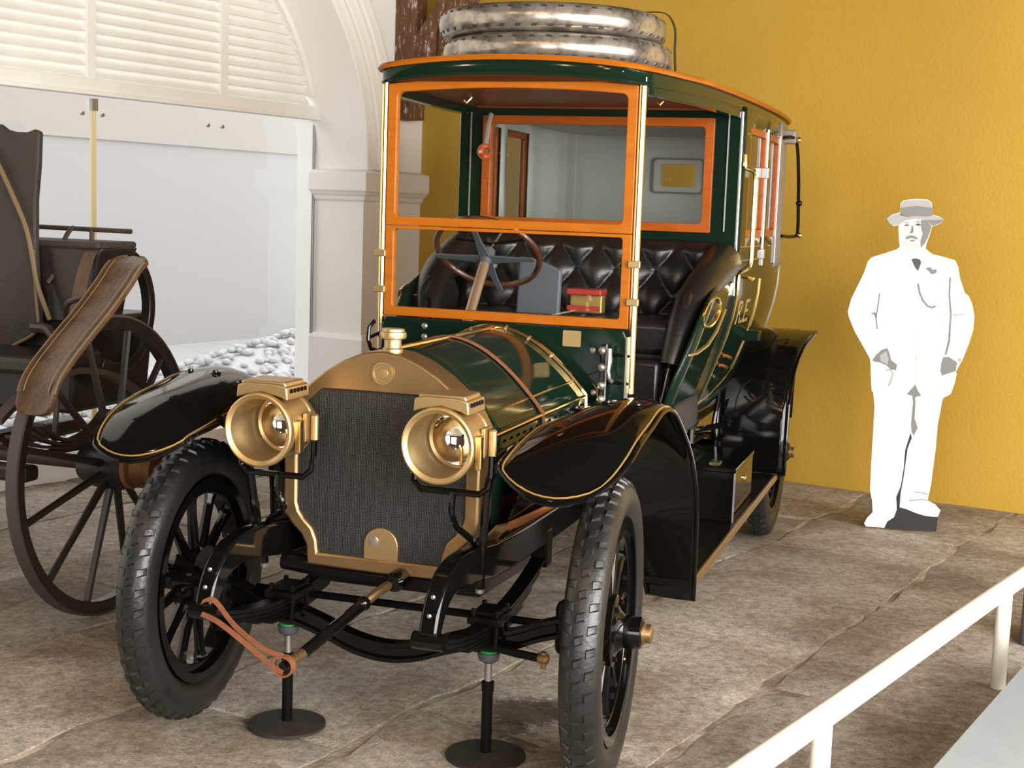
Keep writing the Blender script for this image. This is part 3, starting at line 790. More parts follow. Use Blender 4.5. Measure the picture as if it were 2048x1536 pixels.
# rear light
g = G().ringprism(rrect(-.135, .155, 1.772, 1.962, .02), rrect(-.091, .112, 1.803, 1.932, .012), (0, 4.11, 0), X3, Z3, Y3 * .05)
obj('rear_window_frame', g, M['cloth'], car)
g = G().ringprism(rrect(-.140, .160, 1.767, 1.967, .024), rrect(-.130, .150, 1.777, 1.957, .02), (0, 4.104, 0), X3, Z3, Y3 * .006)
obj('rear_window_piping', g, M['hood'], car)
obj('rear_pane', G().box((-.12, 4.16, 1.80), (.12, 4.165, 1.94)), M['glass'], car, smooth=False)
# bulkhead behind the driver, with its glazed frame
YB = 2.30
zt_, zb_ = 2.125, 1.57
half = [(0.0, zt_), (.64, zt_), (.645, 1.30), (.60, 1.10), (.552, .97), (.50, .83), (.46, .76), (0.0, .76)]
outer = [(0.0, zt_), (.30, zt_), (.645, zt_), (.645, 1.8), (.645, 1.40), (.600, 1.10), (.50, .83), (.40, .76), (0.0, .76)]
inner = [(0.0, 2.055), (.30, 2.055), (.52, 2.055), (.52, 1.85), (.52, 1.585), (.45, 1.585), (.3, 1.585), (.15, 1.585), (0.0, 1.585)]
outer = outer + [(-x, z) for x, z in outer[-2:0:-1]]; inner = inner + [(-x, z) for x, z in inner[-2:0:-1]]
obj('bulkhead', G().ringprism(outer, inner, (0, YB - .02, 0), X3, Z3, Y3 * .04), M['green'], car, smooth=False, bevel=0.004)
for s in (-1, 1):
    obj('pillar_bead', G().tube([(s * .592, YB - .024, 1.58), (s * .592, YB - .024, 2.08)], .004, 6), M['strip'], car)
fr = obj('bulkhead_window', G().ringprism(rrect(-.532, .532, 1.572, 2.068, .006), rrect(-.492, .492, 1.61, 2.03, .02), (0, YB - .035, 0), X3, Z3, Y3 * .05), M['red_wood'], car, bevel=0.003)
obj('pane', G().box((-.50, YB - .012, 1.60), (.50, YB - .007, 2.04)), M['glass'], fr, smooth=False)
# door windows: orange sash, pane, grey strips
def side_strip(nm, s, i0, z0, z1, w, m, out=0.012):
    i = i0 if s > 0 else np_ - 1 - i0
    a = shellpt(i, z0); b_ = shellpt(i, z1)
    return obj(nm, G().box((a.x - (.01 if s > 0 else out), a.y - w, z0), (a.x + (out if s > 0 else .01), a.y + w, z1)), m, car, smooth=False, bevel=0.003)
for s in (-1, 1):
    for i0, i1 in ((2, 6), (7, 10)):
        ia, ib = (i0, i1) if s > 0 else (np_ - 1 - i0, np_ - 1 - i1)
        A_ = shellpt(ia, 1.555); B_ = shellpt(ib, 1.555)
        d = (B_ - A_); L_ = d.length; d.normalize(); nrm = V((d.y, -d.x, 0)) * (1 if s > 0 else -1)
        f_ = obj('door_window', G().ringprism(rrect(0, L_, 0, .49, .004), rrect(.028, L_ - .028, .035, .46, .012), A_ - nrm * .02, d, Z3, nrm * .024), M['red_wood'], car, bevel=0.002)
        obj('pane', G().prism([(.02, .02), (L_ - .02, .02), (L_ - .02, .47), (.02, .47)], A_ - nrm * .012, d, Z3, nrm * .004), M['glass'], f_, smooth=False)
    for i0 in (6, 10):
        side_strip('window_strip', s, i0, 1.42, 2.06, .010, M['strip'], .014)
    side_strip('window_strip', s, 0, 1.30, 2.10, .008, M['strip'], .008)
    # door hinges
    side_strip('hinge', s, 6, 1.455, 1.50, .026, M['strip'], .02)
    side_strip('window_catch', s, 6, 1.83, 1.88, .03, M['strip'], .022)
    # beading of the door
    fl = lambda i: i if s > 0 else np_ - 1 - i
    def bead(nm, i, z0, z1, r, m, n=12):
        return obj(nm, G().tube([shellpt(fl(i), z0 + (z1 - z0) * k / n, -.006) for k in range(n + 1)], r, 6), m, car)
    bead('door_bead', 1, 0.80, 1.34, .006, M['brass_bright'])
    bead('door_bead', 6, 0.92, 1.36, .007, M['brass_bright'])
    pts = [shellpt(fl(1), .80, -.006), shellpt(fl(3), .82, -.006), shellpt(fl(4), .845, -.006), shellpt(fl(5), .88, -.006), shellpt(fl(6), .92, -.006)]
    obj('door_bead', G().tube(catmull(pts, 4), .005, 6), M['brass_bright'], car)
    for z in (1.515, 1.455):
        obj('gold_line', G().tube([shellpt(fl(i), z, -.004) for i in range(1, 7)], .003, 6), M['gold'], car)
    bead('rear_bead', 13, 1.0, 1.40, .006, M['strip'])
# grab handle and door handle on the near side
obj('grab_handle', G().tube(catmull([(.664, 2.30, 1.915), (.668, 2.295, 1.87), (.672, 2.30, 1.858), (.705, 2.31, 1.845), (.712, 2.32, 1.80), (.712, 2.32, 1.62), (.712, 2.32, 1.46), (.70, 2.31, 1.425), (.672, 2.30, 1.405), (.664, 2.30, 1.39), (.662, 2.30, 1.33)], 4), .0105, 8), M['brass_bright'], car)
obj('door_handle', G().tube([(.66, 2.40, 1.385), (.69, 2.40, 1.38), (.70, 2.42, 1.375), (.702, 2.50, 1.372)], [.008, .008, .010, .008], 8), M['brass_bright'], car)
for z in (1.02, .975):
    obj('step_hinge', G().tube([shellpt(2, z, -.004), shellpt(2, z, -.02) + V((.0, .02, 0)), shellpt(4, z - .03, -.012)], .009, 8), M['copper'], car)
# landau iron
for s in (-1, 1):
    pts = [(s * .665, 3.42, 2.05), (s * .72, 3.50, 2.06), (s * .735, 3.58, 2.02), (s * .735, 3.72, 1.86), (s * .735, 3.78, 1.72), (s * .735, 3.82, 1.60), (s * .725, 3.82, 1.555), (s * .67, 3.66, 1.555)]
    li = obj('landau_iron', G().tube(catmull(pts, 4), .0095, 8), M['black'], car)
    obj('iron_knob', G().ball((s * .745, 3.54, 2.05), .016), M['brass_bright'], li)
    obj('iron_knob', G().ball((s * .745, 3.83, 1.56), .016), M['brass_bright'], li)
    obj('iron_joint', G().ball((s * .738, 3.78, 1.73), .018), M['black'], li)
    obj('hood_bracket', G().box((s * .70 - .035, 3.50, 2.03), (s * .70 + .035, 3.60, 2.10)), M['hood'], car, bevel=.012, smooth=False)
# monogram on the door
def text_geo(s, size, org, ax, ay, depth, shear=0.0):
    cu = bpy.data.curves.new('lettering', 'FONT'); cu.body = s; cu.size = size; cu.extrude = depth; cu.shear = shear
    to = bpy.data.objects.new('lettering', cu); COL.objects.link(to)
    dg = bpy.context.evaluated_depsgraph_get(); me = bpy.data.meshes.new_from_object(to.evaluated_get(dg))
    g = G(); nrm = ax.cross(ay)
    g.add([V(org) + ax * v.co.x + ay * v.co.y + nrm * v.co.z for v in me.vertices], [tuple(p.vertices) for p in me.polygons])
    bpy.data.objects.remove(to); bpy.data.curves.remove(cu); bpy.data.meshes.remove(me)
    return g
a0 = shellpt(1, 1.165, -.010); a1 = shellpt(1, 1.275, -.010); ayv = (a1 - a0).normalized(); axv = (shellpt(6, 1.165) - shellpt(1, 1.165)).normalized()
g = text_geo('R.E.', 0.16, a0 + axv * .07, axv * 1.2, ayv, .0012)
obj('monogram', g, M['gold'], car, smooth=False, fix=False)

# --- driver's compartment
def tuft(nm, x0, x1, z0, z1, y, nxp, depth=.05):
    g = G(); nx, nz_ = 132, 40
    vs = []
    px_ = (x1 - x0) / nxp
    for j in range(nz_ + 1):
        for i in range(nx + 1):
            x = x0 + (x1 - x0) * i / nx; z = z0 + (z1 - z0) * j / nz_
            u = (x - x0) / px_; w = (z - z0) / (px_ * 1.25)
            p = abs(math.sin(PI * (u + w) * .5 * 1.0)) * abs(math.sin(PI * (u - w) * .5))
            e = min(1.0, min(j, nz_ - j) / 5.0, min(i, nx - i) / 5.0)
            h = depth * (p ** .55) * (0.35 + .65 * e) + .03 * math.sqrt(max(e, 0))
            tilt = (z1 - z) * 0.28
            vs.append((x, y - h - tilt, z))
    g.add(vs, [(j*(nx+1)+i, j*(nx+1)+i+1, (j+1)*(nx+1)+i+1, (j+1)*(nx+1)+i) for j in range(nz_) for i in range(nx)])
    return g
seat = obj('seat_back', tuft('x', -.585, .585, 1.17, 1.535, 2.27, 13, .042), M['leather'], car, ang=80)
pq = 1.17 / 13
for j in range(1, 7):
    for i in range(1, 13):
        if (i + j) % 2 == 0 and (j * pq * 1.25) < .33:
            z = 1.17 + j * pq * 1.25 * .5 * 2 - .0
            if z < 1.50: obj('seat_button', G().ball((-.585 + pq * i, 2.262 - (1.535 - z) * .28 - .028, z), .008, 6, 4), M['leather'], seat)
obj('seat_cushion', G().box((-.50, 1.64, 1.085), (.515, 2.22, 1.215)), M['leather'], car, smooth=True, bevel=0.025)
obj('seat_box', G().box((-.52, 1.66, .72), (.52, 2.27, 1.085)), M['leather'], car, smooth=False, bevel=0.01)
obj('seat_flap', G().box((.30, 1.55, .80), (.49, 1.655, 1.07)), M['leather'], car, smooth=True, bevel=0.02)
obj('seat_trim', G().tube([(.515, 1.63, 1.07), (.50, 1.60, .95), (.475, 1.56, .80)], .006, 6), M['strip'], car)
for s in (-1, 1):
    pts = [(s * .60, 2.22, 1.45), (s * .600, 2.10, 1.42), (s * .588, 1.93, 1.375), (s * .568, 1.78, 1.31), (s * .550, 1.67, 1.22), (s * .535, 1.61, 1.12), (s * .525, 1.58, 1.05)]
    obj('arm_roll', G().tube(catmull(pts, 5), [.086 - .040 * k / 30 for k in range(31)], 12), M['leather'], car)
    g = G().ball((s * .56, 1.84, 1.25), .13, 14, 10, (.40, 1.6, .95))
    obj('arm_pad', g, M['leather'], car)
    # painted side panel outside the arm
    P = [(2.30, 1.36), (2.15, 1.37), (1.95, 1.33), (1.78, 1.25), (1.66, 1.13), (1.60, 1.02), (1.58, .90), (1.62, .82), (2.30, .80)]
    xs = lambda z: s * (.645 - body_off(z) * .95)
    A_ = [V((xs(z), y, z)) for y, z in P]; B_ = [p - V((s * .02, 0, 0)) for p in A_]
    n = len(P)
    g = G()
    # split into horizontal rows so the panel follows the tuck of the body
    rows = [.80, .90, .98, 1.06, 1.14, 1.22, 1.30, 1.36]
    front = {.80: 1.52, .90: 1.45, .98: 1.43, 1.06: 1.45, 1.14: 1.49, 1.22: 1.54, 1.30: 1.64, 1.36: 1.84}
    g.loft([[V((xs(z), front[z] + (2.30 - front[z]) * k / 4, z)) for k in range(5)] for z in rows], False, False)
    sp_ = obj('seat_side', g, M['green'], car, solid=.012, ang=60)
    ring = [V((xs(1.26 + .058 * math.sin(a)) + s * .010, 1.78 + .19 * math.cos(a), 1.258 + .058 * math.sin(a))) for a in [2*PI*k/32 for k in range(32)]]
    obj('oval_ring', G().tube(ring, .007, 6, True), M['brass_bright'], sp_)
    obj('side_bead', G().tube([V((xs(z) + s * .008, y, z)) for y, z in ((1.52, 1.105), (1.70, 1.095), (1.92, 1.11), (2.05, 1.16), (2.14, 1.25))], .005, 6), M['gold'], sp_)
    # body sill below
    rows = [(.52, .72), (.535, .80), (.55, .90)]
    g = G().loft([[V((s * x, y, z)) for y in (1.05, 1.5, 2.0, 2.30)] for x, z in ((.40, .66), (.44, .70), (.485, .80), (.50, .84))], False, False)
    obj('body_sill', g, M['green'], car, solid=.012, ang=60)
    obj('sill_board', G().box((s * .36 if s > 0 else -.50, 1.05, .70), (.50 if s > 0 else -.36, 1.65, .73)), M['green'], car, smooth=False)
    obj('sill_riser', G().loft([[V((s * x, y, z)) for x, z in ((.50, .84), (.52, .95), (.53, 1.04))] for y in (1.56, 1.62)], False, False), M['green'], car, solid=.01)
obj('toe_board', G().add([(-.46, 1.06, .95), (.46, 1.06, .95), (.46, 1.45, .735), (-.46, 1.45, .735)], [(0, 1, 2, 3)]), M['leather'], car, solid=.02, smooth=False)
# steering
swc = V((-.226, 1.50, 1.468)); swn = V((0, -.64, -.77)).normalized()   # the column runs down and forward
swx = X3; swy = swn.cross(swx).normalized()
sw = obj('steering_wheel', G().tube([swc + (swx * math.cos(a) + swy * math.sin(a)) * .213 for a in [2*PI*k/40 for k in range(40)]], .0125, 8, True), wood('dark_rim_wood', (.06, .02, .012), (.10, .035, .02), .25, (20, 20, 20), .3), car)
for a in (.05, PI - .05, 1.6, -1.5):
    d = swx * math.cos(a) + swy * math.sin(a)
    t = swn.cross(d)
    g = G().loft([[swc + swn * .03 + d * r_ + t * w_ * sx + swn * h_ for sx, h_ in ((-1, 0), (1, 0), (1, .008), (-1, .008))] for r_, w_ in ((.02, .022), (.12, .012), (.205, .010))])
    obj('wheel_spoke', g, M['bluegrey'], sw, smooth=False)
obj('wheel_boss', G().lathe([(.03, -.01), (.032, .02), (.022, .05), (.022, .06)], swc, swn, 16), M['bluegrey'], sw)
obj('steering_column', G().tube([swc + swn * .05, swc + swn * .62], .021, 12), mat('worn_brass_column', (.50, .34, .22), .35, .7), car)
for dx, dz in ((.03, .02), (-.10, .03)):
    obj('hand_lever', G().tube([swc + V((0, .01, .01)), swc + V((dx * .5, .05, .045)), swc + V((dx, .11, .10))], .004, 6), M['steel'], car)
obj('quadrant', G().tube([swc + V((-.15, .03, .05)), swc + V((0, .04, .035)), swc + V((.16, .05, .06))], .005, 6), M['black'], car)
obj('brake_lever', G().tube([(-.40, 1.35, .75), (-.42, 1.28, 1.05), (-.43, 1.25, 1.26), (-.43, 1.24, 1.30)], .008, 8), M['black'], car)
obj('brake_lever', G().tube([(-.34, 1.35, .75), (-.36, 1.26, 1.05), (-.37, 1.24, 1.25), (-.365, 1.22, 1.29)], .008, 8), M['black'], car)
# speaking tube on the far pillar
st = obj('speaking_tube', G().tube(catmull([(-.485, 2.24, 2.07), (-.488, 2.22, 2.03), (-.49, 2.20, 1.95), (-.488, 2.19, 1.92)], 4), .012, 8), M['hood'], car)
obj('tube_mouth', G().lathe([(.012, -.03), (.016, -.01), (.036, .01), (.037, .016), (.028, .016), (.014, .0)], (-.488, 2.19, 1.90), V((.1, -1, -.1)), 24), M['copper'], st)
# blue grey slab added to stand for an unidentified patch in the windscreen
obj('blue_grey_slab', G().prism([(-.19, 1.20), (.0, 1.20), (.005, 1.40), (-.10, 1.44), (-.18, 1.45)], (0, 1.78, 0), X3, Z3, Y3 * .03), M['bluegrey'], car, bevel=.01, smooth=False)

# --- chassis
def sweep(path, w, h, m, name, x):
    rings = []
    P = [V((x, y, z)) for y, z, _ in path]
    for i, (y, z, hh) in enumerate(path):
        a = P[max(i-1, 0)]; c_ = P[min(i+1, len(P)-1)]; t = (c_ - a).normalized(); nrm = V((0, -t.z, t.y))
        rings.append([P[i] + nrm * hh * sy + V((w * sx, 0, 0)) for sx, sy in ((-1, -1), (1, -1), (1, 1), (-1, 1))])
    return obj(name, G().loft(rings), m, car, bevel=.008)
for s in (-1, 1):
    x = s * .333
    pth = [(-.505, .515, .022), (-.485, .56, .027), (-.445, .61, .033), (-.38, .642, .040), (-.28, .648, .046), (-.15, .635, .05), (.1, .61, .052), (1.0, .60, .055), (3.0, .60, .055), (3.3, .72, .05), (3.7, .74, .05), (4.1, .66, .05)]
    pp = catmull([V((a, b_, c_)) for a, b_, c_ in pth], 3)
    fr_ = sweep([(p.x, p.y, p.z) for p in pp], .026, 0, M['black'], 'frame_rail', x)
    g = G()
    for (yy, zz) in ((-.49, .575), (-.465, .62)): g.ball((x, yy - .022, zz - .0), .007, 6, 4)
    obj('rail_rivet', g, M['steel'], fr_)
    obj('spring_eye', G().tube([(x - .045, -.505, .505), (x + .045, -.505, .505)], .024, 12), M['black'], car)
    lf = obj('leaf_spring', G(), M['black_matt'], car) if False else None
    for k in range(5):
        Lf = .52 - .09 * k
        rings = []
        for j in range(13):
            q = -1 + 2 * j / 12; y = q * Lf; z = .425 - .013 * k + .085 * (y / .52)**2
            rings.append([V((x - .024, y, z - .006)), V((x + .024, y, z - .006)), V((x + .024, y, z + .005)), V((x - .024, y, z + .005))])
        obj('spring_leaf', G().loft(rings), M['black_matt'], car, smooth=False)
    g = G()
    g.box((x - .05, -.07, .425), (x + .05, .07, .448)); g.box((x - .04, -.05, .448), (x + .04, .05, .462))
    for sx in (-1, 1):
        for yy in (-.05, .05): g.box((x + sx * .036 - .007, yy - .007, .35), (x + sx * .036 + .007, yy + .007, .47))
    obj('spring_clamp', g, M['black_matt'], car, smooth=False, bevel=.004)
    obj('rear_shackle', G().box((x - .03, .49, .47), (x + .03, .55, .60)), M['black_matt'], car, smooth=False, bevel=.008)
    # kingpin and stub axle
    obj('stub_axle', G().lathe([(.03, 0), (.03, .13), (.022, .14)], (s * .555, 0, HUBZ), X3 * s, 14), M['black_matt'], car)
    obj('kingpin', G().lathe([(.022, -.075), (.028, -.06), (.028, .06), (.022, .075), (.006, .085)], (s * .565, 0, HUBZ - .01), Z3, 14), M['black_matt'], car)
    obj('steering_arm', G().tube([(s * .565, 0, .40), (s * .54, .08, .385), (s * .52, .16, .38)], .014, 8), M['black_matt'], car)
    # fender stay and varnished apron
    obj('fender_stay', G().tube(catmull([(s * .345, -.14, .56), (s * .36, -.17, .70), (s * .375, -.19, .86), (s * .41, -.20, .95), (s * .47, -.21, 1.0)], 4), .013, 8), M['black'], car)
    obj('stay_nut', G().lathe([(.012, 0), (.014, .012)], (s * .345, -.14, .545), Z3, 8), M['steel'], car)
    obj('side_apron', G().add([(s * .325, .03, .665), (s * .37, .03, .715), (s * .40, .66, .690), (s * .33, .66, .655)], [(0, 1, 2, 3)]), M['orange'], car, solid=.01, smooth=False)
    obj('apron_end', G().add([(s * .30, -.03, .66), (s * .355, -.03, .72), (s * .372, .03, .716), (s * .325, .03, .664)], [(0, 1, 2, 3)]), M['brass'], car, solid=.008, smooth=False)
    obj('wing_valance', G().add([(s * .34, .05, .66), (s * .34, .95, .66), (s * .47, .95, .95), (s * .47, .05, 1.0)], [(0, 1, 2, 3)]), M['black'], car, solid=.006, smooth=False)
# axle
ax = catmull([(-.60, 0, .445), (-.50, 0, .415), (-.40, 0, .375), (-.30, 0, .365), (-.20, 0, .335), (-.10, 0, .30), (0, 0, .287), (.10, 0, .30), (.20, 0, .335), (.30, 0, .365), (.40, 0, .375), (.50, 0, .415), (.60, 0, .445)], 4)
g = G(); rings = []
for i, p in enumerate(ax):
    rings.append([p + V((0, dy, dz)) for dy, dz in ((-.024, -.030), (.024, -.030), (.024, -.018), (.012, -.012), (.012, .012), (.024, .018), (.024, .030), (-.024, .030), (-.024, .018), (-.012, .012), (-.012, -.012), (-.024, -.018))])
obj('front_axle', g.loft(rings), M['black'], car, ang=30)
obj('track_rod', G().tube([(-.53, .16, .385), (.53, .16, .385)], .013, 8), M['black_matt'], car)
obj('cross_rod', G().tube([(-.31, -.50, .505), (.31, -.50, .505)], .010, 8), M['black'], car) if False else None
obj('drag_link', G().tube([(.34, -.03, .355), (.42, -.045, .35), (.505, -.05, .345)], .013, 8), M['black_matt'], car)
obj('grease_cup', G().lathe([(.012, 0), (.016, .01), (.016, .03), (.010, .034)], (.50, -.05, .345), X3, 10), M['brass'], car)
obj('grease_cup', G().lathe([(.009, 0), (.009, .05)], (.518, -.05, .315), Z3, 8), M['brass'], car)
obj('cross_member', G().tube([(-.33, -.04, .545), (-.1, -.05, .53), (.1, -.05, .53), (.33, -.04, .545)], .03, 10), M['black_matt'], car)
obj('sump', G().loft([[V((sx * w, y, z)) for sx, z in ((-1, .60), (1, .60), (.7, zb), (-.7, zb))] for y, w, zb in ((.18, .26, .52), (.3, .28, .40), (.8, .28, .38), (.95, .26, .5))]), M['black_matt'], car)
obj('undertray', G().box((-.32, .16, .60), (.32, 4.0, .64)), M['black_matt'], car, smooth=False)
obj('gearbox', G().box((-.16, 1.1, .36), (.16, 1.8, .60)), M['black_matt'], car, bevel=.03, smooth=False)
obj('rear_axle', G().lathe([(.03, -.64), (.035, -.2), (.12, -.06), (.13, 0), (.12, .06), (.035, .2), (.03, .64)], (0, WB, HUBZ), X3, 20), M['black_matt'], car)
for s in (-1, 1):
    g = G()
    for k in range(4):
        rings = []
        for j in range(13):
            q = -1 + 2 * j / 12; y = q * (.6 - .1 * k); z = .52 - .012 * k + .07 * q * q
            rings.append([V((s * .43 - .025, WB + y, z - .006)), V((s * .43 + .025, WB + y, z - .006)), V((s * .43 + .025, WB + y, z + .005)), V((s * .43 - .025, WB + y, z + .005))])
        g.loft(rings)
    obj('rear_spring', g, M['black_matt'], car, smooth=False)
# starting handle and its leather sling
c0 = V((.075, -.10, .545)); c1 = V((.05, -.20, .525)); c2 = V((.025, -.235, .50)); c3 = V((-.085, -.395, .385)); c4 = V((-.098, -.50, .375))
hnd = obj('starting_handle', G().tube([c2, c3], .017, 10), M['black'], car)
obj('handle_shaft', G().tube([c0, c1, c2], .014, 10), M['brass'], hnd)
obj('shaft_boss', G().lathe([(.03, 0), (.03, .05), (.02, .06)], (.078, -.09, .545), -Y3, 14), M['black'], hnd)
obj('handle_joint', G().ball(c2, .022), M['black'], hnd)
obj('handle_grip', G().tube([c3, c3 + (c4 - c3) * .8], .0155, 12), M['brass'], hnd)
obj('grip_end', G().tube([c3 + (c4 - c3) * .8, c4], .013, 12), M['black'], hnd)
e_ = V((-.335, -.515, .515))
def band(A_, w, nrm): return G().strip([(p, V((0, -.35, .94)) * 1.0, nrm) for p in A_], w, .004)
g = G()
up_ = catmull([c4 + V((.0, .005, .03)), c4 + V((-.06, .0, .045)), c4 + V((-.14, -.01, .10)), e_ + V((.04, -.01, .03)), e_ + V((.0, -.01, .022))], 5)
lo_ = catmull([c4 + V((.0, .005, -.018)), c4 + V((-.03, .0, -.002)), c4 + V((-.10, -.01, .05)), e_ + V((.06, -.015, -.03)), e_ + V((.0, -.01, -.012))], 5)
for P in (up_, lo_):
    g.strip([(p, V((.5, -.1, .85)), V((.3, -.95, .0))) for p in P], .0085, .004)
loop = [c4 + V((0, .008, 0)) + V((math.cos(a) * .028, 0, math.sin(a) * .026)) for a in [2*PI*k/20 for k in range(20)]]
rings = [[p + V((0, -.012, 0)), p + V((0, .012, 0)), p * 1.0 + V((0, .012, 0)) + (p - c4 - V((0, .008, 0))) * .16, p + V((0, -.012, 0)) + (p - c4 - V((0, .008, 0))) * .16] for p in loop]
g.loft(rings, True, False, True)
obj('handle_sling', g, M['strap'], car, ang=60)

# --- head lamps
def headlamp(s):
    cx, cz = s * .273, .995
    at = V((cx, -.21, cz))
    h = obj('headlamp', G().lathe([(.090, -.325), (.101, -.333), (.106, -.330), (.108, -.318), (.104, -.306), (.100, -.300), (.097, -.296), (.097, -.18), (.100, -.176), (.100, -.168), (.086, -.160), (.082, -.12), (.070, -.105), (.004, -.098)], (cx, 0, cz), Y3, 40, False), M['brass_lamp'], car, at=at)
    # hollow drum: inner wall and mirror
    obj('lamp_lining', G().lathe([(.090, -.325), (.088, -.30), (.087, -.165), (.078, -.158)], (cx, 0, cz), Y3, 40, False), M['brass_lamp'], h)
    obj('reflector', G().lathe([(.079, -.160), (.066, -.142), (.048, -.130), (.026, -.123), (.004, -.121)], (cx, 0, cz), Y3, 32, False), M['mirror'], h)
    obj('burner', G().tube([(cx + .012, -.165, cz - .075), (cx + .012, -.165, cz - .035), (cx + .006, -.165, cz - .02)], .006, 8), M['brass_bright'], h)
    obj('lens', G().lathe([(.089, -.322), (.06, -.326), (.002, -.328)], (cx, 0, cz), Y3, 32, False), M['glass'], h)
    # chimney box on top
    z0 = cz + .075
    pr_ = [(-.082, .012), (-.078, .050), (-.05, .058), (.05, .058), (.078, .050), (.082, .012), (.06, .02), (.0, .032), (-.06, .02)]
    ch = obj('chimney', G().prism(pr_, (cx, -.31, z0), X3, Z3, Y3 * .14), M['brass_lamp'], h, bevel=.004)
    obj('chimney_lid', G().prism([(-.072, .050), (-.066, .064), (.066, .064), (.072, .050)], (cx, -.30, z0), X3, Z3, Y3 * .12), M['brass_lamp'], h, bevel=.004)
    g = G()
    for k in range(5): g.lathe([(.0065, 0), (.0065, .004)], (cx + .0795, -.285 + .022 * k, z0 + .038), X3, 8)
    obj('vent_hole', g, M['black_matt'], h)['kind'] = 'stuff'
    # side fittings
    for sx in (-1, 1):
        obj('side_bracket', G().box((cx + sx * .103 - .009, -.285, cz - .065), (cx + sx * .103 + .009, -.262, cz + .03)), M['brass_bright'], h, smooth=False, bevel=.003)
        obj('side_socket', G().lathe([(.012, -.035), (.012, .035), (.008, .04)], (cx + sx * .118, -.205, cz), Z3, 10), M['brass_lamp'], h)
        obj('side_plate', G().box((cx + sx * .099 - .006, -.235, cz - .04), (cx + sx * .099 + .006, -.175, cz + .045)), M['brass_lamp'], h, smooth=False, bevel=.003)
    x0, x1 = cx - .118, cx + .118
    pts = [(x0, -.205, cz), (x0, -.21, cz - .09), (x0 + .006, -.215, cz - .125), (x0 + .03, -.22, cz - .145), (x1 - .03, -.22, cz - .145), (x1 - .006, -.215, cz - .125), (x1, -.21, cz - .09), (x1, -.205, cz)]
    fk = obj('lamp_fork', G().tube(pts, .0095, 8), M['black'], car)
    obj('fork_stem', G().tube(catmull([(cx + .01, -.22, cz - .145), (cx + .008, -.22, cz - .20), (cx + .02, -.20, cz - .25), (cx + s * .055, -.15, cz - .30), (s * .34, -.11, .655)], 4), .010, 8), M['black'], fk)
headlamp(-1); headlamp(1)

# --- fenders
def fender(name, st, s, nsub=4, nx=10, flat=False):
    I = catmull([V(a) for a, b_, c_ in st], nsub); C_ = catmull([V(b_) for a, b_, c_ in st], nsub); O = catmull([V(c_) for a, b_, c_ in st], nsub)
    rings = []
    for a, b_, c_ in zip(I, C_, O):
        row = []
        for k in range(nx + 1):
            t = k / nx
            # quadratic curve through the three points
            p = a * ((1 - t) * (1 - 2 * t)) + b_ * (4 * t * (1 - t)) + c_ * (t * (2 * t - 1))
            row.append(V((p.x * s, p.y, p.z)))
        rings.append(row)
    f = obj(name, G().loft(rings, False, False), M['black'], car, solid=.006, ang=70)
    edge = [r_[0] for r_ in rings[::-1]] + rings[0][1:-1] + [r_[-1] for r_ in rings]
    obj('fender_edge', G().tube(edge, .0075, 8), M['black'], f)
    # gold line just inside the edge
    ins = [r_[1] * .8 + r_[0] * .2 for r_ in rings[::-1]] 
    k1 = 1
    cut = int(len(rings) * .66)
    ln = [r_[0] * .65 + r_[1] * .35 for r_ in rings[:cut][::-1][:-2]] + [rings[1][k] * .7 + rings[2][k] * .3 for k in range(1, nx)] + [r_[-1] * .65 + r_[-2] * .35 for r_ in rings[2:cut]]
    cen = sum(ln, V((0, 0, 0))) / len(ln)
    if not flat: obj('gold_line', G().tube([p + V((0, -.002, .005)) for p in ln], .0027, 6), M['gold'], f)
    return f, rings
front_st = [((.478, -.385, .950), (.615, -.448, .893), (.750, -.420, .925)),
            ((.466, -.360, .966), (.620, -.412, .938), (.783, -.355, .958)),
            ((.458, -.280, .978), (.630, -.325, .998), (.800, -.275, .992)),
            ((.455, -.170, .995), (.640, -.190, 1.045), (.803, -.165, 1.025)),
            ((.455, -.020, 1.010), (.645, -.020, 1.078), (.803, -.020, 1.050)),
            ((.455, .130, 1.000), (.645, .130, 1.090), (.802, .120, 1.073)),
            ((.460, .270, .950), (.650, .270, 1.075), (.803, .260, 1.060)),
            ((.480, .420, .880), (.660, .420, 1.000), (.803, .410, .990)),
            ((.500, .580, .800), (.670, .580, .890), (.803, .575, .890)),
            ((.540, .690, .700), (.690, .690, .770), (.803, .690, .785)),
            ((.590, .760, .560), (.710, .765, .620), (.803, .770, .640)),
            ((.640, .790, .340), (.730, .790, .335), (.803, .790, .335))]
rear_st = [((.50, 2.93, .41), (.67, 2.93, .41), (.842, 2.93, .41)),
           ((.50, 2.94, .60), (.67, 2.94, .60), (.842, 2.94, .60)),
           ((.50, 2.98, .78), (.67, 2.98, .79), (.842, 2.98, .78)),
           ((.50, 3.07, .92), (.67, 3.06, .93), (.850, 3.07, .92)),
           ((.50, 3.22, 1.015), (.67, 3.21, 1.03), (.875, 3.22, 1.02)),
           ((.50, 3.42, 1.06), (.67, 3.42, 1.075), (.905, 3.42, 1.075)),
           ((.50, 3.60, 1.04), (.67, 3.60, 1.06), (.865, 3.60, 1.055)),
           ((.50, 3.80, .95), (.67, 3.80, .97), (.785, 3.80, .96)),
           ((.50, 3.93, .78), (.67, 3.94, .79), (.75, 3.93, .78)),
           ((.50, 3.98, .55), (.67, 3.99, .55), (.74, 3.98, .55))]
